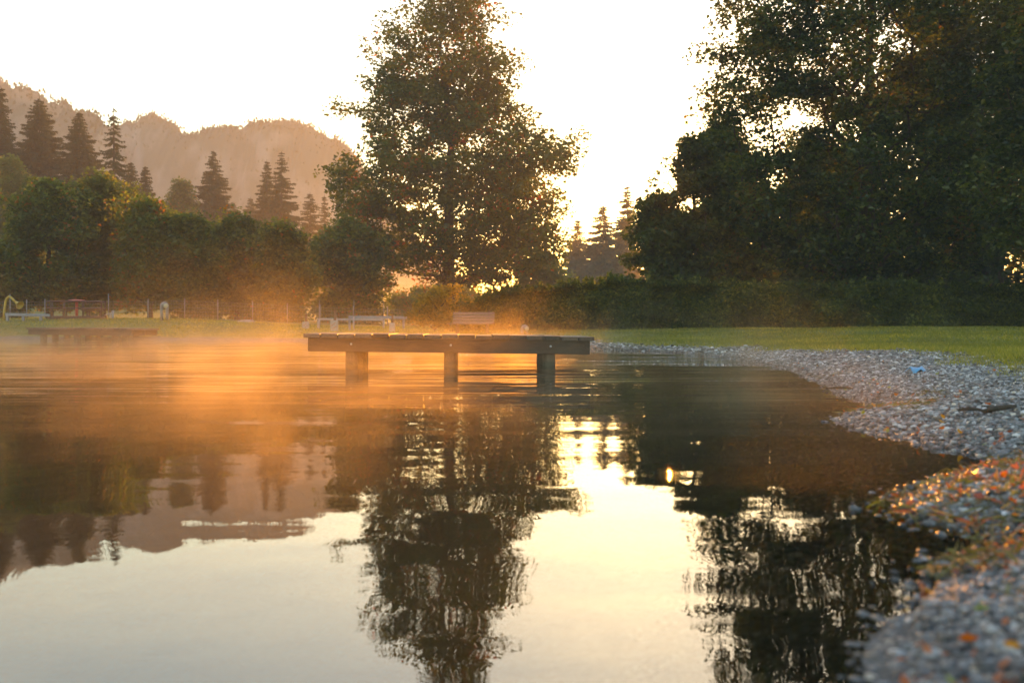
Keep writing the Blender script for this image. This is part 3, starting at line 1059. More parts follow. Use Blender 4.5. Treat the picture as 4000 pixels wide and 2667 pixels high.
m, nt, out = new_mat("pebble")
b = N(nt, "ShaderNodeBsdfPrincipled")
ca = N(nt, "ShaderNodeAttribute", attribute_name="stone")
wa = N(nt, "ShaderNodeAttribute", attribute_name="wet")
tcn = N(nt, "ShaderNodeTexCoord")
nzn = N(nt, "ShaderNodeTexNoise", Scale=90.0, Detail=5.0)
nt.links.new(tcn.outputs["Object"], nzn.inputs["Vector"])
hs = N(nt, "ShaderNodeMix", data_type='RGBA', blend_type='MULTIPLY')
hs.inputs["Factor"].default_value = 0.6
rp = ramp(nt, [(0.3, (.55, .55, .55)), (0.65, (1, 1, 1))])
nt.links.new(nzn.outputs[0], rp.inputs[0])
nt.links.new(ca.outputs["Color"], hs.inputs["A"])
nt.links.new(rp.outputs[0], hs.inputs["B"])
nt.links.new(hs.outputs["Result"], b.inputs["Base Color"])
mrw = N(nt, "ShaderNodeMapRange")
mrw.inputs["To Min"].default_value = 0.6
mrw.inputs["To Max"].default_value = 0.42
nt.links.new(wa.outputs["Fac"], mrw.inputs["Value"])
nt.links.new(mrw.outputs[0], b.inputs["Roughness"])
nt.links.new(b.outputs[0], out.inputs[0])
M['pebble'] = m


def ico(sub):
    import bmesh
    bm = bmesh.new()
    bmesh.ops.create_icosphere(bm, subdivisions=sub, radius=1.0)
    v = np.array([list(x.co) for x in bm.verts])
    bm.verts.index_update()
    f = np.array([[q_.index for q_ in x.verts] for x in bm.faces])
    bm.free()
    return v, f


def stones(n_try, d0, d1, size, sub):
    d = np.sqrt(rng.uniform(d0 ** 2, d1 ** 2, n_try)) if d1 < 10 else rng.uniform(d0, d1, n_try)
    lo = np.interp(d, sp[:120, 1], sp[:120, 0]) if False else None
    x = rng.uniform(-0.1, 0.56, n_try) * np.maximum(d, 1.0) + rng.uniform(-.3, .3, n_try)
    s = shore_dist(x, d)
    g = gravel_w(x, d)
    okk = (s > -0.6) & (s < g + 0.15 + rng.normal(size=n_try) * .12) & (rng.uniform(0, 1, n_try) < np.where(s < -.05, .3, 1.0))
    x, d, s = x[okk], d[okk], s[okk]
    z = ground_z(x, d, s) - np.where(s < -.01, .008, 0)
    n = len(x)
    r = size * np.exp(np.clip(rng.normal(size=n), -2.2, 1.5) * 0.42) * 0.5
    bv, bf = ico(sub)
    nb = len(bv)
    sc = np.stack([r * rng.uniform(.9, 1.5, n), r * rng.uniform(.75, 1.1, n), r * rng.uniform(.45, .8, n)], 1)
    a1 = rng.uniform(0, 6.28, n)
    tilt = rng.normal(size=n) * .35
    V = bv[None] * (1 + rng.normal(size=(n, nb, 1)) * 0.15) * sc[:, None, :]
    ct, st_ = np.cos(tilt)[:, None], np.sin(tilt)[:, None]
    y2, z2 = V[..., 1] * ct - V[..., 2] * st_, V[..., 1] * st_ + V[..., 2] * ct
    ca_, sa = np.cos(a1)[:, None], np.sin(a1)[:, None]
    x3, y3 = V[..., 0] * ca_ - y2 * sa, V[..., 0] * sa + y2 * ca_
    lift = rng.uniform(0.0, 0.9, n) * r * np.where(s < 0, .3, 1.0)
    up_ = (s < 0) & (s > -.12) & (rng.uniform(0, 1, n) < .05)          # single stones breaking the surface
    lift = np.where(up_, np.maximum(lift, -z - .002), lift)
    V = np.stack([x3 + x[:, None], y3 + d[:, None], z2 + (z + lift)[:, None]], -1)
    Fc = (bf[None] + (np.arange(n) * nb)[:, None, None])
    val = np.clip(rng.lognormal(-1.6, .72, n), .02, .75)
    hue = rng.uniform(0, 1, n)
    cr = np.where(hue < .12, 1.15, np.where(hue < .55, .97, 1.0))
    cb = np.where(hue < .12, .8, np.where(hue < .55, 1.03, .98))
    wet = sstep(.25, -.02, s)
    val = val * (1 - .45 * wet)
    C = np.stack([val * cr, val, val * cb, np.ones(n)], 1)
    return V.reshape(-1, 3), Fc.reshape(-1, 3), np.repeat(C, nb, 0), np.repeat(wet, nb)


Vs, Fs, Cs, Ws, off = [], [], [], [], 0
for args in [(60000, 0.9, 2.4, .0135, 2), (48000, 2.4, 4.2, .019, 2), (230000, 4.2, 9.5, .0175, 1), (280000, 9.5, 18, .024, 1), (100000, 18, 34, .045, 1)]:
    v, f, c_, w_ = stones(*args)
    Vs.append(v); Fs.append(f + off); Cs.append(c_); Ws.append(w_)
    off += len(v)
gravel = mesh_np("gravel", np.concatenate(Vs), np.concatenate(Fs), M['pebble'], smooth=True, attrs={"stone": np.concatenate(Cs), "wet": np.concatenate(Ws)})
tag(gravel, "grey rounded shingle along the curved lake shore", "gravel", kind="stuff")

# green and straw-coloured weed washed up along the water's edge
k = 30000
yy = rng.uniform(0.9, 12, k)
xx = rng.uniform(-.05, .56, k) * np.maximum(yy, 1) + .1
s = shore_dist(xx, yy)
patch = vn2(xx, yy, 1.6, 11.0) + .3 * vn2(xx, yy, 5.0, 12.0)
ok = (s > -.06) & (s < np.interp(yy, [1, 4, 7, 12], [.75, .55, .4, .35])) & (patch > np.interp(yy, [1, 3, 6], [.57, .69, .78]))
xx, yy, s = xx[ok], yy[ok], s[ok]
zz = ground_z(xx, yy, s) + rng.uniform(.012, .035, len(xx))
c = np.stack([xx, yy, zz], 1)
u = rng.normal(size=(len(xx), 3)) * (1, 1, .25)
u = unit(u)
n = unit(rng.normal(size=(len(xx), 3)) * .5 + np.array([[0, 0, 1.0]]))
u = unit(u - n * np.sum(u * n, 1, keepdims=True))
L = rng.uniform(.03, .10, len(xx))
vs, tr__ = leaf_faces(c, u, np.cross(n, u), n, L, rng.uniform(.004, .012, len(xx)), .3)
weed = mesh_np("washed_up_weed", vs, tr__, M['weed'], attrs={"tint": np.repeat(rng.uniform(0, 1, len(xx)), 4)})
tag(weed, "green, straw and rust-coloured plant litter washed up along the shingle", "weed", kind="stuff")

# fallen leaves, each on its own
leaf_meshes = []
for mi, mat in enumerate(['leaf_rust', 'leaf_rust', 'leaf_ochre', 'leaf_brown', 'leaf_green']):
    r2 = random.Random(40 + mi)
    lv = [(-.5, 0, 0)]
    ol = [(-.32, .2), (-.1, .3), (.02, .46), (.14, .27), (.34, .25), (.5, .0)]
    for (x_, y_) in ol:
        lv.append((x_, y_ * r2.uniform(.8, 1.1), .0))
    for (x_, y_) in reversed(ol[:-1]):
        lv.append((x_, -y_ * r2.uniform(.8, 1.1), .0))
    lv = [(x_, y_, .55 * y_ * y_ * r2.uniform(1.2, 2.2) + .35 * x_ * x_ * r2.uniform(.2, 1.3)) for (x_, y_, _) in lv]
    lv.append((0.05, 0, 0))
    n_ = len(lv) - 1
    lf = [(i, (i + 1) % n_, n_) for i in range(n_)]
    st = [(-.5, .012, .0), (-.5, -.012, .0), (-.95, 0, .1)]
    k0 = len(lv)
    lv += st
    lf.append((k0, k0 + 1, k0 + 2))
    me = bpy.data.meshes.new("fallen_leaf")
    me.from_pydata(lv, [], lf)
    at = me.attributes.new("tint", 'FLOAT', 'POINT')
    at.data.foreach_set("value", np.array([r2.uniform(0, 1) for _ in lv], np.float32))
    me.polygons.foreach_set("use_smooth", [True] * len(me.polygons))
    me.materials.append(M[mat])
    leaf_meshes.append(me)
leaf_lab = ["curled rust-orange leaf fallen on the shingle near the water", "curled rust-orange leaf fallen on the shingle near the water", "pale ochre leaf fallen on the shingle near the water",
            "dark brown withered leaf fallen on the shingle near the water", "yellow-green leaf fallen on the shingle near the water"]
leaf_grp = ["rust-orange fallen leaves", "rust-orange fallen leaves", "ochre fallen leaves", "brown fallen leaves", "yellow-green fallen leaves"]
made = 0
while made < 295:
    y_ = 0.95 * math.exp(rng.uniform(0, math.log(13 / .95)))
    x_ = rng.uniform(.1, .56) * max(1, y_)
    s_ = float(shore_dist(np.array([x_]), np.array([y_]))[0])
    wlim = 0.28 if rng.uniform() < .8 else 1.2
    if y_ < 4:
        wlim = .45 if rng.uniform() < .8 else 1.1
    if s_ < -.03 or s_ > wlim:
        continue
    mi = int(rng.choice(5, p=[.3, .22, .2, .18, .1]))
    o = bpy.data.objects.new("fallen_leaf", leaf_meshes[mi])
    col.objects.link(o)
    o.location = (x_, y_, gz(x_, y_) + rng.uniform(.022, .04))
    o.rotation_euler = (rng.normal() * .45, rng.normal() * .45, rng.uniform(0, 6.28))
    q_ = rng.uniform(.025, .045) * (.7 if y_ < 2.6 else 1.0)
    o.scale = (q_, q_ * rng.uniform(.6, 1), q_)
    tag(o, leaf_lab[mi], "leaf", leaf_grp[mi])
    made += 1

# driftwood and litter
p = Vector((2.42, 4.95, 0))
r = thing("driftwood_stick", "flat dark piece of driftwood lying on the shingle at the right edge", "driftwood", (p.x, p.y, gz(p.x, p.y) + .035), 0.2)
r.scale = (.45, .45, .45)
mb = MB()
mb.tube([(-.2, .02, -.02), (-.12, 0, .0), (-.02, .01, .012), (.1, -.01, .03), (.22, 0, .035)], [.012, .03, .034, .028, .016], 7)
mb.tube([(-.05, .01, .01), (-.09, .05, .03), (-.15, .09, .035)], [.016, .012, .006], 6)
mb.build("branch", M['driftwood'], r, True)
for (x_, y_, L, rz, lab) in [(2.68, 8.05, .3, .15, "thin dark stick reaching out over the water's edge"), (2.35, 5.05, .16, -.6, "short brown twig among rusty leaves on the shingle")]:
    mb = MB()
    mb.tube([(-L / 2, 0, 0), (-L * .2, .012, .01), (L * .1, -.008, .012), (L / 2, .01, .0)], [.006, .011, .009, .004], 6)
    o = mb.build("driftwood_stick", M['driftwood'], None, True)
    o.location = (x_, y_, gz(x_, y_) + .03)
    o.rotation_euler = (0, .05, rz)
    tag(o, lab, "stick")
bp_ = (3.55, 8.7)
g_ = [(i / 6 - .5, j / 4 - .5) for i in range(7) for j in range(5)]
vs = [(x_ * .2, y_ * .12, .03 + .02 * math.sin(x_ * 9) * math.cos(y_ * 7) - .09 * (x_ * x_ + y_ * y_)) for (x_, y_) in g_]
fs = [(i * 5 + j, (i + 1) * 5 + j, (i + 1) * 5 + j + 1, i * 5 + j + 1) for i in range(6) for j in range(4)]
mb = MB()
mb.add(vs, fs)
o = mb.build("plastic_scrap", M['blue_plastic'], None, True)
o.location = (bp_[0], bp_[1], gz(*bp_) + .025)
o.rotation_euler = (.15, .1, .4)
so = o.modifiers.new("thick", 'SOLIDIFY')
so.thickness = .004
tag(o, "crumpled scrap of blue plastic lying on the shingle", "litter")


# ------------------------------------------------------------------ swim platforms
def platform(label, loc, rz, tilt, width, depth, zdeck, nplank, legs_x, legs_y, leg_w, beam_h, plank_t, over, bolts=True):
    root = thing("swim_platform", label, "swim platform", loc, rz)
    root.rotation_euler = (0, tilt, rz)
    r2 = np.random.default_rng(5)
    pw = width / nplank
    for i in range(nplank):
        mb = MB()
        lx = -width / 2 + (i + .5) * pw
        mb.box((lx, depth / 2 + r2.normal() * .008, zdeck - plank_t / 2 + r2.normal() * .0045), (pw - .014 - r2.uniform(0, .008), depth + r2.uniform(0, .05), plank_t), Matrix.Rotation(r2.normal() * .008, 3, 'Y'), .006)
        mb.build("plank", M['plank_wood'], root)
    zb = zdeck - plank_t - beam_h / 2 - .001
    for i, y_ in enumerate((.05, depth / 2, depth - .05)):
        mb = MB()
        mb.box((0, y_, zb), (width - 2 * over, .08, beam_h - .002), None, .006)
        bm_ = mb.build("beam", M['old_wood'], root)
        if bolts and i == 0:
            for lx in legs_x:
                mb = MB()
                mb.lathe((lx + .01, y_ - .04, zb + beam_h * .06), [(.016, 0), (.015, .012), (.006, .018)], 10, Vector((0, -1, 0)))
                mb.build("bolt", M['steel'], bm_)
    for lx in legs_x:
        for j, ly in enumerate(legs_y):
            mb = MB()
            h = zdeck - plank_t - .004 + 1.0
            zt = zdeck - plank_t - .004
            mb.tube([(lx, ly, -1.0), (lx + r2.normal() * .004, ly, -.2), (lx, ly, zt - beam_h * .4), (lx, ly, zt - .002)], [leg_w / 2 * 1.04, leg_w / 2, leg_w / 2 * .98, leg_w / 2 * .97], 14)
            mb.build("leg", M['wet_post'], root, True)
    return root


d0 = 13.2
fx = lambda X: XX(X, d0)
width = fx(1367) - fx(697)
cx = (fx(1367) + fx(697)) / 2
zc = ZY(769, d0)
platform("near weathered wooden swim platform on round posts in the lake", (cx, d0, 0), 0.035, math.radians(0.72), width, 1.7, zc, 17,
         [fx(805) - cx, fx(1033) - cx, fx(1263) - cx], [.17, .8, 1.45], .172, (810 - 778) / F * d0, .055, .065)
d1 = 35.5
fx = lambda X: XX(X, d1)
width = fx(313) - fx(52)
cx = (fx(313) + fx(52)) / 2
platform("far low wooden swim platform by the left bank, half lost in the mist", (cx, d1, 0), -0.1, math.radians(0.6), width, 2.0, ZY(753, d1), 16,
         [fx(88) - cx, fx(170) - cx, fx(262) - cx], [.2, .95, 1.75], .24, .2, .06, .08, bolts=False)

# ------------------------------------------------------------------ bench, posts, play equipment on the bank
D = 36.0
x0, x1 = XX(1036, D), XX(1133, D)
bw = x1 - x0
bz = gz((x0 + x1) / 2, D)
r = thing("park_bench", "wooden slatted park bench with sloping back in front of the hedge", "bench", ((x0 + x1) / 2, D, bz), -0.12)
lean = Matrix.Rotation(math.radians(-18), 3, 'X')
for i in range(4):
    mb = MB()
    c_ = Vector((0, .28, .36)) + lean @ Vector((0, 0, .06 + i * .115))
    mb.box(c_, (bw, .03, .092), lean, .006)
    mb.build("back_slat", M['bench_slat'], r)
for i in range(3):
    mb = MB()
    mb.box((-.05, -.16 + i * .13, .37), (bw + .1, .11, .035), None, .006)
    mb.build("seat_slat", M['bench_slat'], r)
for s_ in (-1, 1):
    mb = MB()
    mb.box((s_ * bw * .36, -.16, .17), (.05, .05, .36), None, .004)
    mb.box((s_ * bw * .36, .2, .17), (.05, .05, .36), None, .004)
    mb.box((s_ * bw * .36, .02, .335), (.045, .42, .03))
    mb.box(Vector((s_ * bw * .36, .305, .36)) + lean @ Vector((0, 0, .26)), (.05, .028, .5), lean)
    mb.build("leg_frame", M['dark_iron'], r)


def bent_post(label, X, yb, yt, D, wpx, two):
    x_ = XX(X, D)
    z0 = gz(x_, D)
    h = (yb - yt) / F * D
    w = wpx / F * D
    r = thing("bent_metal_post", label, "metal post", (x_, D, z0), 0.35)
    mb = MB()
    rr2 = w * .23
    R = w * .5 - rr2 * .6
    zt = h - rr2 - R
    pts = [(-R, .0, -.1), (-R, 0, zt * .5), (-R, 0, zt)]
    for a_ in np.linspace(180, 0, 9)[1:]:
        pts.append((R * math.cos(math.radians(a_)), -.02, zt + R * math.sin(math.radians(a_))))
    if two:
        pts += [(R, 0, zt * .5), (R, 0, -.1)]
    mb.tube(pts, rr2, 12)
    mb.build("post", M['galvanised'], r, True)
    mb = MB()
    ax = Vector((0.25, -1, -.15)).normalized()
    c_ = Vector((R * .45, -.03, zt + R * .1))
    mb.lathe(c_ - ax * .06, [(w * .3, 0), (w * .4, .02), (w * .42, .12), (w * .36, .125)], 20, ax)
    hd = mb.build("lamp_head", M['galvanised'], r, True)
    mb = MB()
    mb.lathe(c_ + ax * .06, [(w * .34, 0), (w * .3, .02), (w * .15, .035)], 20, ax)
    mb.build("lens", M['lens'], hd, True)


bent_post("tall grey metal post bent over like a hook, with a round face, before the fence", 377.5, 738, 695, 46, 16.5, True)
bent_post("short grey metal hood with a round face standing on the lawn by the bench", 1204.5, 758, 736, 35, 16, True)

# yellow water spout
D = 47.0
b0 = P(8, 732, D)
z0 = gz(b0.x, D)
r = thing("water_spout", "yellow swan-neck pipe with a funnel mouth at the left edge", "water spout", (b0.x, D, z0))
sc_ = D / F
pts = [(0, 0, -.1), (2 * sc_, 0, 20 * sc_), (4.5 * sc_, 0, 38 * sc_), (7.5 * sc_, 0, 47 * sc_), (12 * sc_, 0, 50.5 * sc_), (17 * sc_, 0, 49 * sc_), (22 * sc_, -.02, 44 * sc_), (29 * sc_, -.05, 38 * sc_)]
pts = [(x_, y_, z_ * 1.0 + (ZY(732, D) - z0) * (z_ > 0)) for (x_, y_, z_) in pts]
mb = MB()
mb.tube(pts, 2.6 * sc_, 12)
mb.build("pipe", M['yellow_paint'], r, True)
a_, b__ = Vector(pts[-1]), Vector(pts[-1]) + Vector((13 * sc_, -.12, -7 * sc_))
ax = (b__ - a_).normalized()
L = (b__ - a_).length
mb = MB()
mb.lathe(a_, [(2.6 * sc_, -.02), (4.2 * sc_, L * .35), (7.2 * sc_, L * .8), (10.2 * sc_, L), (9.6 * sc_, L), (6.6 * sc_, L * .8), (3.0 * sc_, L * .35), (1.2 * sc_, L * .2)], 24, ax)
mb.build("funnel", M['yellow_paint'], r, True)

# merry-go-round
D = 49.0
x0, x1 = XX(114, D), XX(238, D)
R = (x1 - x0) / 2
cx = (x0 + x1) / 2
z0 = ZY(729, D) - 0.03
r = thing("merry_go_round", "playground merry-go-round with a red round table and dark railings", "merry-go-round", (cx, D, z0))
sc_ = D / F
mb = MB()
mb.lathe((0, 0, -.15), [(R * .98, 0), (R * .98, .22), (R * .95, .25), (.1, .25)], 36)
mb.build("platform", M['dark_iron'], r, False)
mb = MB()
mb.lathe((0, 0, 38.5 * sc_), [(.1, -.04), (20 * sc_, -.03), (21 * sc_, 0.01), (19 * sc_, .05), (10 * sc_, .085), (.05, .095)], 32)
mb.build("table_top", M['red_paint'], r, True)
mb = MB()
mb.tube([(0, 0, 0), (0, 0, 38 * sc_)], 3.2 * sc_, 12)
mb.build("column", M['red_paint'], r, True)
for (zr, rr2, a0, a1) in [(37.5 * sc_, .035, 10, 170), (37.5 * sc_, .035, 190, 350), (22 * sc_, .025, 10, 170), (22 * sc_, .025, 190, 350)]:
    mb = MB()
    mb.tube([(R * math.cos(math.radians(t)), R * math.sin(math.radians(t)), zr) for t in np.linspace(a0, a1, 18)], rr2, 8)
    mb.build("railing", M['dark_iron'], r, True)
for t in (10, 55, 100, 140, 170, 190, 235, 270, 305, 350):
    mb = MB()
    q = (R * math.cos(math.radians(t)), R * math.sin(math.radians(t)))
    mb.tube([(q[0], q[1], .05), (q[0], q[1], 37.5 * sc_)], .02, 8)
    mb.build("baluster", M['dark_iron'], r, True)
for t in (200, 260, 320, 20, 80, 140):
    mb = MB()
    mb.box((R * .8 * math.cos(math.radians(t)), R * .8 * math.sin(math.radians(t)), 17 * sc_), (.5, .28, .05), Matrix.Rotation(math.radians(t + 90), 3, 'Z'), .01)
    mb.box((R * .8 * math.cos(math.radians(t)), R * .8 * math.sin(math.radians(t)), 9 * sc_), (.06, .06, 15 * sc_))
    mb.build("seat", M['dark_iron'], r)

# pale beam barrier beside it
D = 46.5
x0, x1 = XX(13, D), XX(114, D)
r = thing("beam_barrier", "low pale blue-grey beam on short legs beside the yellow water spout", "barrier", ((x0 + x1) / 2, D, gz((x0 + x1) / 2, D)))
dz = ZY(723, D) - r.location.z
mb = MB()
mb.box((0, 0, dz), (x1 - x0, .14, .13), Matrix.Rotation(.02, 3, 'Y'), .01)
mb.build("beam", M['blue_grey_paint'], r)
for q in (-.46, -.1, .3):
    mb = MB()
    mb.box((q * (x1 - x0), 0, dz / 2 - .12), (.11, .1, dz - .05 + .2))
    mb.build("leg", M['blue_grey_paint'], r)

# frames of square tube
def frame(label, X0, X1, ytop, ybeam, legs, D, mat):
    x0, x1 = XX(X0, D), XX(X1, D)
    cx = (x0 + x1) / 2
    z0 = min(gz(x0, D), gz(x1, D))
    r = thing("tube_frame", label, "frame", (cx, D, z0))
    zt, zb = ZY(ytop, D) - z0, ZY(ybeam, D) - z0
    mb = MB()
    mb.box((0, 0, (zt + zb) / 2), (x1 - x0, .22, zt - zb), Matrix.Rotation(.012, 3, 'Y'), .008)
    mb.build("beam", M[mat], r)
    for X in legs:
        mb = MB()
        lx = XX(X, D) - cx
        mb.box((lx, 0, zb / 2 - .1), (.085, .085, zb + .18))
        mb.build("leg", M[mat], r)


frame("long low white frame with ribbed top behind the padded posts", 729, 883, 731.5, 736, [731, 881], 44, 'white_paint')
frame("pale raised frame running into the hedge behind the near platform", 801, 934, 726, 732, [803, 927], 41.5, 'blue_grey_paint')


def padded_post(label, Xp, ptop, Xa, Xb, ya, yb_, D, wpost, print_mark):
    x_ = XX((Xa + Xb) / 2, D)
    z0 = gz(x_, D)
    r = thing("padded_post", label, "post", (x_, D, z0), 0, "padded posts of the playing field")
    mb = MB()
    mb.box((XX(Xp, D) - x_, .06, (ZY(ptop, D) - z0) / 2 - .1), (wpost / F * D, .09, ZY(ptop, D) - z0 + .2), None, .008)
    mb.build("post", M['post_wood'], r)
    w, h = (Xb - Xa) / F * D, (yb_ - ya) / F * D
    zc = ZY((ya + yb_) / 2, D) - z0
    mb = MB()
    mb.box((0, -.06, zc - .04), (w, .14, h + .08), None, .03)
    pd = mb.build("pad", M['pad'], r, True)
    if print_mark:
        # two slanting rows of worn, unreadable orange print
        r2 = random.Random(3)
        mb = MB()
        Rm = Matrix.Rotation(math.radians(-38), 3, 'Y')
        for row, off_ in ((0, .14), (1, -.12)):
            for q in range(5):
                t = (q - 2) * .14 * w
                c_ = Vector((0, 0, 0)) + Rm @ Vector((t, 0, 0)) + Vector((.1 * w * (1 if row else -1), 0, off_ * h))
                mb.box((c_.x, -.1325, zc + c_.z), (.09 * w, .006, .1 * h * r2.uniform(.6, 1)), Rm)
        mb.build("print", M['pad_print'], pd)
    return r


padded_post("short padded post, leftmost of three, with orange print on its pale pad", 702.5, 721, 695, 710.5, 739, 757, 43, 4.5, True)
padded_post("padded post with the widest pale pad and orange print, middle of three", 768.5, 712, 759.5, 777.5, 736, 761, 40, 5.5, True)
padded_post("padded post with a plain narrow pad, in front of the pale raised frame", 901, 723, 894.5, 908, 741.5, 764, 39, 4.0, False)

for (X, yt, ym, yb_, D, lab) in [(733, 703, 733, 757, 43.3, "thin pole with white sleeve left of the widest padded post"), (812.5, 702, 727, 761, 41.3, "tallest thin pole with white sleeve at the frame's corner"),
                                 (881, 709, 736, 762, 42.6, "thin pole with white sleeve nearest to the narrow padded post")]:
    x_ = XX(X, D)
    z0 = gz(x_, D)
    r = thing("thin_pole", lab, "pole", (x_, D, z0), 0, "thin poles by the frames")
    mb = MB()
    mb.tube([(0, 0, -.1), (0, 0, ZY(ym, D) - z0)], .035, 8)
    mb.build("sleeve", M['white_paint'], r, True)
    mb = MB()
    mb.tube([(0, 0, ZY(ym, D) - z0), (0.01, 0, ZY(yt - 14, D) - z0)], [.018, .01], 6)
    mb.build("rod", M['galvanised'], r, True)
for (a_, b__, lab) in [(P(773, 728, 40), P(803, 734, 41.4), "sagging cord from the widest padded post to the raised frame"), (P(705, 728, 43), P(731, 733, 43.9), "sagging cord from the leftmost padded post to the low frame")]:
    mb = MB()
    mb.tube([a_.lerp(b__, t) + Vector((0, 0, -.12 * math.sin(math.pi * t))) for t in np.linspace(0, 1, 9)], .011, 6)
    o = mb.build("cord", M['galvanised'], None, True)
    tag(o, lab, "cord")

# wire fence
D = 53.0
fx0, fx1 = XX(-60, D), XX(935, D)
r = thing("wire_fence", "thin wire mesh fence on metal posts along the foot of the bushy trees", "fence", (fx0, D, gz(fx0, D)))
posts = [-20, 23, 61, 103, 249, 340, 424, 500, 580, 660, 735, 812, 890]


def ftop(x_):
    return ground_z(np.array([x_]), np.array([D]))[0] + 1.05


for X in posts:
    x_ = XX(X, D)
    mb = MB()
    hh_ = 0.32 if X in (23, 249) else 0.06
    mb.tube([(x_ - fx0, 0, gz(x_, D) - .2 - r.location.z), (x_ - fx0, 0, ftop(x_) + hh_ - r.location.z)], .024, 8)
    mb.build("post", M['galvanised'], r, True)
mb = MB()
xs = np.arange(fx0, fx1, .6)
for q in (0.04, .22, .4, .58, .76, .94):
    pts = []
    for i, x_ in enumerate(xs):
        sag = -.05 * abs(math.sin(x_ * 1.7)) if q > .9 else 0
        pts.append((x_ - fx0, .0, ftop(x_) - 1.05 + 1.05 * q + sag - r.location.z))
    mb.tube(pts, .006, 4, False)
for x_ in np.arange(fx0, fx1, .14):
    zt = ftop(x_) - r.location.z
    mb.tube([(x_ - fx0, 0.004, zt - 1.03), (x_ - fx0, 0.004, zt - .08)], .0035, 3, False)
mb.build("wire_mesh", M['galvanised'], r)

# small gate rail by the merry-go-round
D = 48.0
x0, x1 = XX(240, D), XX(259, D)
r = thing("handrail", "small pale handrail with a stout post right of the merry-go-round", "handrail", (x1, D, gz(x1, D)))
z1 = ZY(713, D) - r.location.z
mb = MB()
mb.tube([(0, 0, -.2), (0, 0, z1)], .06, 10)
mb.build("post", M['galvanised'], r, True)
mb = MB()
mb.tube([(x0 - x1, 0, z1 - .22), (-.06, 0, z1 - .12)], .022, 8)
mb.tube([(-.12, 0, -.2), (-.12, 0, z1 - .13)], .02, 8)
mb.build("rail", M['white_paint'], r, True)

# the rock on the lawn's crest
D = 50.0
x_ = XX(566, D)
v, f = ico(4)
nn = np.array([mnoise.fractal(Vector(p_) * 1.7, 0.9, 2.0, 5) for p_ in v])
v = v * (1 + .22 * nn[:, None]) * np.array([.47, .35, .36])
v[:, 2] = np.where(v[:, 2] > .24, .24 + (v[:, 2] - .24) * .35, v[:, 2])
o = mesh_np("boulder", v, f, M['rock'], smooth=False)
o.location = (x_, D, ZY(746, D) - .02)
tag(o, "low flat-topped boulder on the grass before the wire fence", "rock")

# planks leaning on the maple's trunk
D = 81.0
r = thing("leaning_boards", "old wooden boards leaning aslant against the big maple's trunk", "boards", (XX(990, D), D, gz(XX(990, D), D)))
for i in range(3):
    mb = MB()
    a_ = P(966 + i * 6, 690 + i * 3, D) - r.location
    b__ = P(1006 + i * 3, 664 + i * 7, D) - r.location
    dv = (b__ - a_)
    R_ = Matrix.Rotation(-math.atan2(dv.z, dv.x), 3, 'Y')
    mb.box((a_ + b__) / 2 + Vector((0, i * .09, 0)), (dv.length, .06, .22), R_, .006)
    mb.build("board", M['post_wood'], r)
mb = MB()
mb.tube([(.2, .2, -.1), (.2, .2, (P(990, 676, D) - r.location).z)], .09, 8)
mb.build("prop", M['post_wood'], r, True)

# ------------------------------------------------------------------ haze and the mist on the lake
def vol_box(name, lo, hi, mat, label, cat):
    mb = MB()
    c_ = [(lo[i] + hi[i]) / 2 for i in range(3)]
    mb.box(c_, [hi[i] - lo[i] for i in range(3)])
    o = mb.build(name, mat)
    return tag(o, label, cat, kind="stuff")


m, nt, out = new_mat("haze")
pv = N(nt, "ShaderNodeVolumePrincipled")
pv.inputs["Color"].default_value = (0.96, 0.94, 0.87, 1)
pv.inputs["Density"].default_value = 0.0009
pv.inputs["Anisotropy"].default_value = 0.05
nt.links.new(pv.outputs[0], out.inputs["Volume"])
vol_box("haze", (-560, -60, -3), (430, 570, 150), m, "even morning haze over the whole valley", "haze")

m, nt, out = new_mat("lake_mist")
m.cycles.volume_step_rate = 3.0
pv = N(nt, "ShaderNodeVolumePrincipled")
pv.inputs["Color"].default_value = (0.98, 0.79, 0.5, 1)  # orange of the low sun put into the vapour's scatter colour
pv.inputs["Anisotropy"].default_value = 0.6
geo = N(nt, "ShaderNodeNewGeometry")
sep = N(nt, "ShaderNodeSeparateXYZ")
nt.links.new(geo.outputs["Position"], sep.inputs[0])
mpa = N(nt, "ShaderNodeMapping")
mpa.inputs["Scale"].default_value = (.26, .26, 0.0)
mpa.inputs["Location"].default_value = (4.0, 2.0, 0.0)
nt.links.new(geo.outputs["Position"], mpa.inputs[0])
na = N(nt, "ShaderNodeTexNoise", Scale=1.0, Detail=2.0)
nt.links.new(mpa.outputs[0], na.inputs["Vector"])
mpb = N(nt, "ShaderNodeMapping")
mpb.inputs["Scale"].default_value = (.8, .5, 1.1)
nt.links.new(geo.outputs["Position"], mpb.inputs[0])
nb_ = N(nt, "ShaderNodeTexNoise", Scale=1.0, Detail=3.0, Roughness=0.6, Distortion=0.6)
nt.links.new(mpb.outputs[0], nb_.inputs["Vector"])
# local height of the mist: low sheet with taller plumes
ha = N(nt, "ShaderNodeMapRange")
ha.inputs["From Min"].default_value = 0.57
ha.inputs["From Max"].default_value = 0.72
ha.inputs["To Min"].default_value = 0.19
ha.inputs["To Max"].default_value = 0.6
nt.links.new(na.outputs[0], ha.inputs["Value"])
zr = math_n(nt, 'DIVIDE', sep.outputs["Z"], ha.outputs[0])
ex_ = math_n(nt, 'EXPONENT', math_n(nt, 'MULTIPLY', zr, -1.0))
wi_ = N(nt, "ShaderNodeMapRange")
wi_.inputs["From Min"].default_value = 0.47
wi_.inputs["From Max"].default_value = 0.64
wi_.inputs["To Min"].default_value = 0.02
wi_.inputs["To Max"].default_value = 1.6
nt.links.new(nb_.outputs[0], wi_.inputs["Value"])
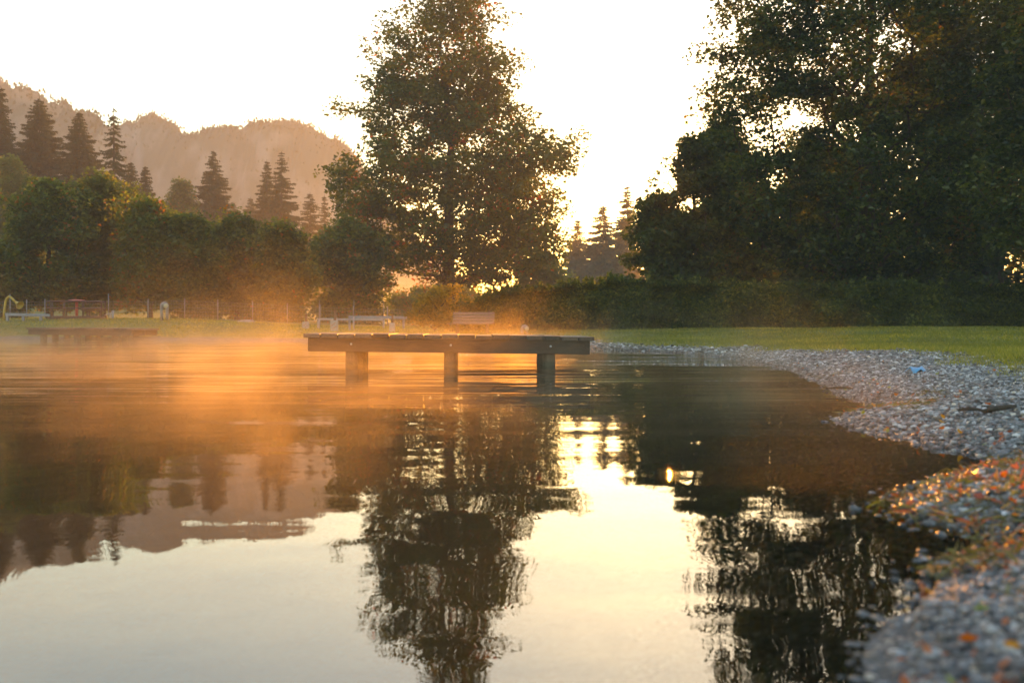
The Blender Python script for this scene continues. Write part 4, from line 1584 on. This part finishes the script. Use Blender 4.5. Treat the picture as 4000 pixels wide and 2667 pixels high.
# thins out towards the camera and towards the shingle on the right
ya_ = N(nt, "ShaderNodeMapRange", interpolation_type='SMOOTHSTEP')
ya_.inputs["From Min"].default_value = 2.0
ya_.inputs["From Max"].default_value = 8.0
nt.links.new(sep.outputs["Y"], ya_.inputs["Value"])
yb2 = N(nt, "ShaderNodeMapRange", interpolation_type='SMOOTHSTEP')
yb2.inputs["From Min"].default_value = 44.0
yb2.inputs["From Max"].default_value = 34.0
nt.links.new(sep.outputs["Y"], yb2.inputs["Value"])
xa_ = N(nt, "ShaderNodeMapRange", interpolation_type='SMOOTHSTEP')
xa_.inputs["From Min"].default_value = 6.0
xa_.inputs["From Max"].default_value = 2.0
nt.links.new(sep.outputs["X"], xa_.inputs["Value"])
de = math_n(nt, 'MULTIPLY', ex_, wi_.outputs[0])
de = math_n(nt, 'MULTIPLY', de, ya_.outputs[0])
de = math_n(nt, 'MULTIPLY', de, yb2.outputs[0])
de = math_n(nt, 'MULTIPLY', de, xa_.outputs[0])
de = math_n(nt, 'MULTIPLY', de, 0.11)
nt.links.new(de, pv.inputs["Density"])
nt.links.new(pv.outputs[0], out.inputs["Volume"])
vol_box("lake_mist", (-34, 2.0, 0.01), (6.1, 44, 3.6), m, "low steaming mist drifting over the far half of the lake", "mist")

# thin ground mist over the meadows behind the trees
m, nt, out = new_mat("meadow_mist")
m.cycles.volume_step_rate = 2.0
pv = N(nt, "ShaderNodeVolumePrincipled")
pv.inputs["Color"].default_value = (0.98, 0.88, 0.7, 1)  # golden sunlight mixed into the scatter colour
pv.inputs["Anisotropy"].default_value = 0.6
geo = N(nt, "ShaderNodeNewGeometry")
sep = N(nt, "ShaderNodeSeparateXYZ")
nt.links.new(geo.outputs["Position"], sep.inputs[0])
ex_ = math_n(nt, 'EXPONENT', math_n(nt, 'MULTIPLY', sep.outputs["Z"], -1 / 6.0))
nt.links.new(math_n(nt, 'MULTIPLY', ex_, 0.003), pv.inputs["Density"])
nt.links.new(pv.outputs[0], out.inputs["Volume"])
vol_box("meadow_mist", (-110, 90, -1), (60, 240, 30), m, "thin ground mist tinted golden for sunlight over the meadow behind the trees", "mist")
